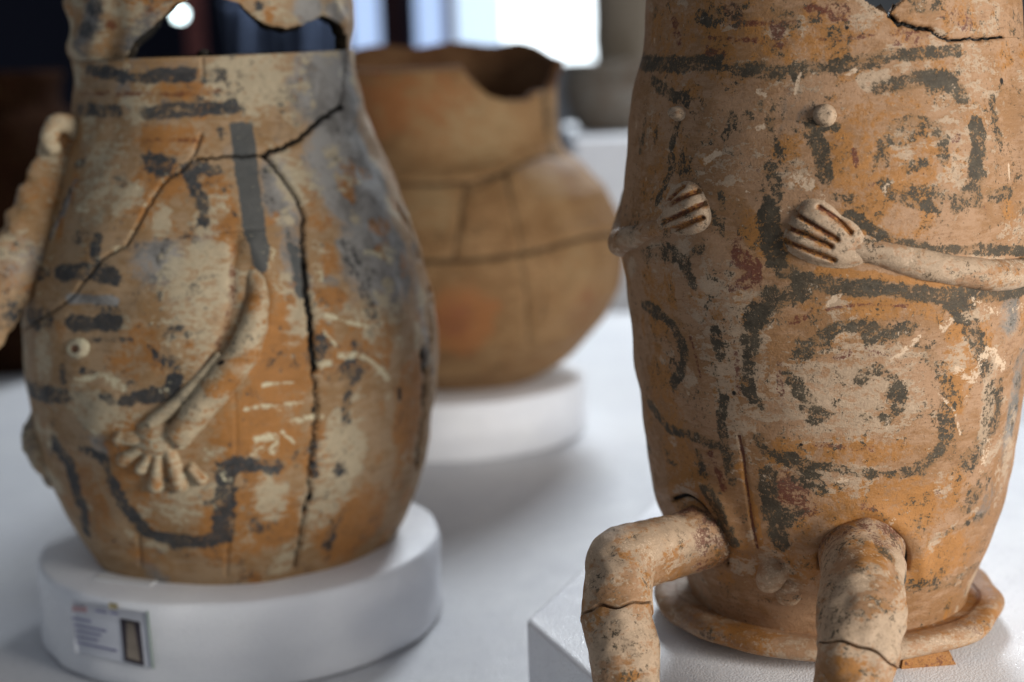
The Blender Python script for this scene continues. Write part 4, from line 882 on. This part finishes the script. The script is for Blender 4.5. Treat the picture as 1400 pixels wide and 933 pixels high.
# ================================================================== BACK JAR
jb = at_z(613, 512, FOAM_T); jb[2] = FOAM_T - .001
SIL_J = [(774, 50), (770, 84), (763, 100), (759, 120), (759, 155), (763, 190), (774, 207), (800, 225), (828, 255), (847, 300), (853, 345), (848, 390), (829, 432), (790, 475), (745, 503), (702, 519)]
JR = Vessel(jb, SIL_J)
def build_jar():
    root = empty('terracotta_jar', JR.b)
    tag(root, 'wide brown mended terracotta jar with a bite broken from its rim', 'jar')
    zr = JR.hit([(560, 98)])[0][1]; JR.zr = zr
    br = [(632, 97), (645, 112), (668, 131), (690, 138), (720, 138), (733, 126), (752, 124), (764, 98)]
    e = JR.hit(br)
    zb = zr + .036
    ztop = lambda th: np.where((th > e[0, 0]) & (th < e[-1, 0]), np.interp(th, e[:, 0], e[:, 1]), np.where((th > -1.45) & (th < 0), zr, zr + (zb - zr) * smooth((np.abs(th) - 1.25) / 1.3)) + .0035 * np.sin(th * 9) * (np.abs(th) > 1.3))
    TH, Z, F = vessel_grid(JR, 260, 70, 240, ztop)
    V0 = JR.pt(TH, Z); P = Painter(JR, V0, TH, Z); L, Bb = P.line, P.blob
    Bb('o', .7, 520, 140, 60, 50); Bb('o', .5, 600, 150, 60, 50); Bb('o', .9, 630, 440, 50, 50); Bb('r', .6, 620, 440, 30, 30); Bb('p', .6, 660, 180, 70, 60); Bb('p', .6, 590, 280, 40, 40); Bb('p', .45, 790, 370, 50, 40); Bb('r', .42, 800, 420, 40, 40); Bb('p', .5, 750, 250, 40, 30); Bb('k', .3, 760, 205, 30, 10); Bb('o', .6, 540, 115, 80, 12)
    for pts, w in (([(480, 256), (560, 252), (605, 251), (640, 248)], 8), ([(640, 250), (690, 235), (740, 214), (775, 212)], 7), ([(637, 250), (630, 300), (622, 352)], 7), ([(540, 358), (640, 357), (700, 350), (735, 344), (800, 326), (848, 320)], 8), ([(690, 238), (706, 290), (716, 345)], 7), ([(712, 350), (720, 400), (724, 470)], 6), ([(640, 262), (690, 236)], 5)):
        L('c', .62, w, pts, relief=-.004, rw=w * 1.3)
        L('w', .25, w * 2.4, pts)
    L('k', .6, 16, [(742, 135), (748, 175), (756, 205)]); L('p', .9, 12, [(755, 140), (760, 190)])
    n = JR.nrm(TH, Z); V = V0 + n * (lumps(V0, .2, 3) * .004 + lumps(V0, .07, 1) * .0012 + P.relief)[:, None]
    # mended from sherds: split along the seams
    q = project(V[F].mean(1))
    seam = [(-50, 256), (480, 256), (560, 252), (640, 249), (690, 236), (740, 214), (1000, 208)]; belt = [(-50, 356), (540, 358), (640, 357), (700, 350), (735, 344), (800, 326), (1000, 318)]
    above = pip(q, seam + [(1000, -200), (-50, -200)]); lower = ~pip(q, belt + [(1000, -200), (-50, -200)])
    mid = ~above & ~lower; thj = TH[F].mean(1); a = mid & ((thj < .1) | (thj > 2.2)); b = mid & ~a & (thj < .45)
    thm = TH[F].mean(1); l1 = lower & (thm < .52) & (thm > -2.2)
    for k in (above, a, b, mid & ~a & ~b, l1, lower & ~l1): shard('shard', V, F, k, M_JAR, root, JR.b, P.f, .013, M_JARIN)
    rb = JR.r(JR.zmin); lathe('jar_floor', JR.b, [(.001, .0), (rb * .7, .0), (rb - .004, max(JR.zmin, 0) * .6), (rb - .001, JR.zmin + .002)], M_JAR, root, 64)
    # inside lip of the rim
    zr2 = JR.zr; rr = JR.r(zr2); 0 and lathe('rim_lip', JR.b, [(rr - .016, zr2 - .02), (rr - .0165, zr2 - .004), (rr - .013, zr2 - .001)], M_JAR, root, 64)
build_jar()
disc('foam_disc', JR.b[:2] + np.array([.0, -.005]), .222, 0.0, FOAM_T, 'white foam disc under the wide brown terracotta jar')

# ================================================================== FAR THINGS (out of focus)
def far_things():
    Y = 4.25
    t = at_y(815, 180, Y); zt = t[2]
    xl, xr = at_y(778, 200, Y)[0], at_y(1120, 200, Y)[0]
    pl = box('display_block', (xl, Y - .28, -.75), (xr, Y + .45, zt), M_FOAM, None, .01); tag(pl, 'tall white display block behind the terracotta jar', 'display block')
    c = at_y(838, 175, Y); c[2] = zt - .001
    R = (at_y(905, 120, Y)[0] - at_y(770, 120, Y)[0]) / 2; H = at_y(838, 84, Y)[2] - zt
    f = {k: 0 for k in FIELDS}
    bowl = lathe('clay_bowl', c, catmull(np.array([(.001, 0), (R * .6, .0), (R * .86, H * .25), (R, H * .62), (R * .96, H * .93), (R * .98, H), (R * .93, H), (R * .90, H * .9), (R * .93, H * .6), (R * .8, H * .3), (.001, H * .15)]), 60), M_GREYJAR, None, 80, .002, fields=None)
    tag(bowl, 'blurred grey brown clay bowl standing on the white display block', 'bowl')
    c2 = at_y(868, 175, Y + .22); c2[2] = zt - .001
    r2 = (at_y(868, 40, Y + .22)[0] - at_y(814, 40, Y + .22)[0]); H2 = .52
    tall = lathe('tall_vase', c2, catmull(np.array([(.001, 0), (r2 * .8, 0), (r2 * .95, H2 * .1), (r2, H2 * .4), (r2 * 1.0, H2 * .7), (r2 * .9, H2 * .95), (r2 * .95, H2), (r2 * .87, H2), (r2 * .82, H2 * .9), (r2 * .9, H2 * .5), (.001, H2 * .06)]), 60), M_BEIGE, None, 80, .002)
    tag(tall, 'tall plain beige vase behind the grey brown bowl', 'vase')
    # pot on the left end of the table, its gloom painted into the clay
    for (px, py, pw, top, Yd, lab) in ((10, 408, 150, 104, 3.2, 'large dark brown pot with painted-in gloom behind the cracked pot'),):
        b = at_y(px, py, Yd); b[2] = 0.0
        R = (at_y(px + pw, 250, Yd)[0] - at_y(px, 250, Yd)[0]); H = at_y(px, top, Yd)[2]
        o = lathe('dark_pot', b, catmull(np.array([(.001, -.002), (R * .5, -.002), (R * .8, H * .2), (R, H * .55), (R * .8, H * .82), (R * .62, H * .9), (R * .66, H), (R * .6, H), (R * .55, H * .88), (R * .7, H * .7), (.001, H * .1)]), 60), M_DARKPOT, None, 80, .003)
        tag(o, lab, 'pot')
    # foam block at the left edge, lit
    P = [at_z(-160, 700, .05)[:2], at_z(-20, 905, .05)[:2], at_z(60, 838, .05)[:2], at_z(45, 668, .05)[:2], at_z(-100, 650, .05)[:2]]
    # things seen through the gap of the broken neck
    box_l = at_y(266, 40, 6.6); p = box('pillar', (box_l[0] - .030, 6.58, -.75), (box_l[0] + .030, 6.66, 2.6), flat_mat('reddish_wood', (0.17, 0.055, 0.05)), None); tag(p, 'slim reddish wooden pillar seen through the gap of the broken neck', 'pillar')
    b = at_y(246, 20, 6.3)
    lamp = lathe('round_lamp', (b[0], b[1], b[2] - .02), catmull(np.array([(.001, 0), (.014, .004), (.02, .02), (.014, .036), (.001, .04)]), 20), flat_mat('lamp_glow', (0.75, 0.92, 0.95), .4, 9.0, .0), None, 32)
    zz = b[2] + .015
    cyl = lathe('cable', (b[0], b[1], zz), [(.003, 0), (.003, 2.9 - zz)], flat_mat('black_cable', (.01, .01, .01)), lamp, 10)
    cyl.location = (0, 0, .035)
    tag(lamp, 'small round glowing lamp seen through the gap of the broken neck', 'lamp')
    cm = flat_mat('blue_grey_cloth', (0.13, 0.17, 0.27), .9, var=.5, scale=6)
    A = at_y(318, 90, 5.6); Bx = at_y(452, 90, 5.6); n = 60; V = []
    for i in range(n):
        x = A[0] + (Bx[0] - A[0]) * i / (n - 1); yy = 5.6 + .05 * math.sin(i * .9) + .03 * math.sin(i * .37)
        for z in np.linspace(-.74, .80, 12): V.append((x + .02 * math.sin(z * 5 + i * .2), yy, z))
    cu = mesh_obj('curtain', V, grid_faces(n, 12, False), cm, None, ((A[0] + Bx[0]) / 2, 5.6, -.74)); m = cu.modifiers.new('t', 'SOLIDIFY'); m.thickness = .004
    tag(cu, 'blue grey hanging cloth seen through the gap of the broken neck', 'curtain')
far_things()

for o in bpy.data.objects:
    if '_o' in o.keys(): del o['_o']
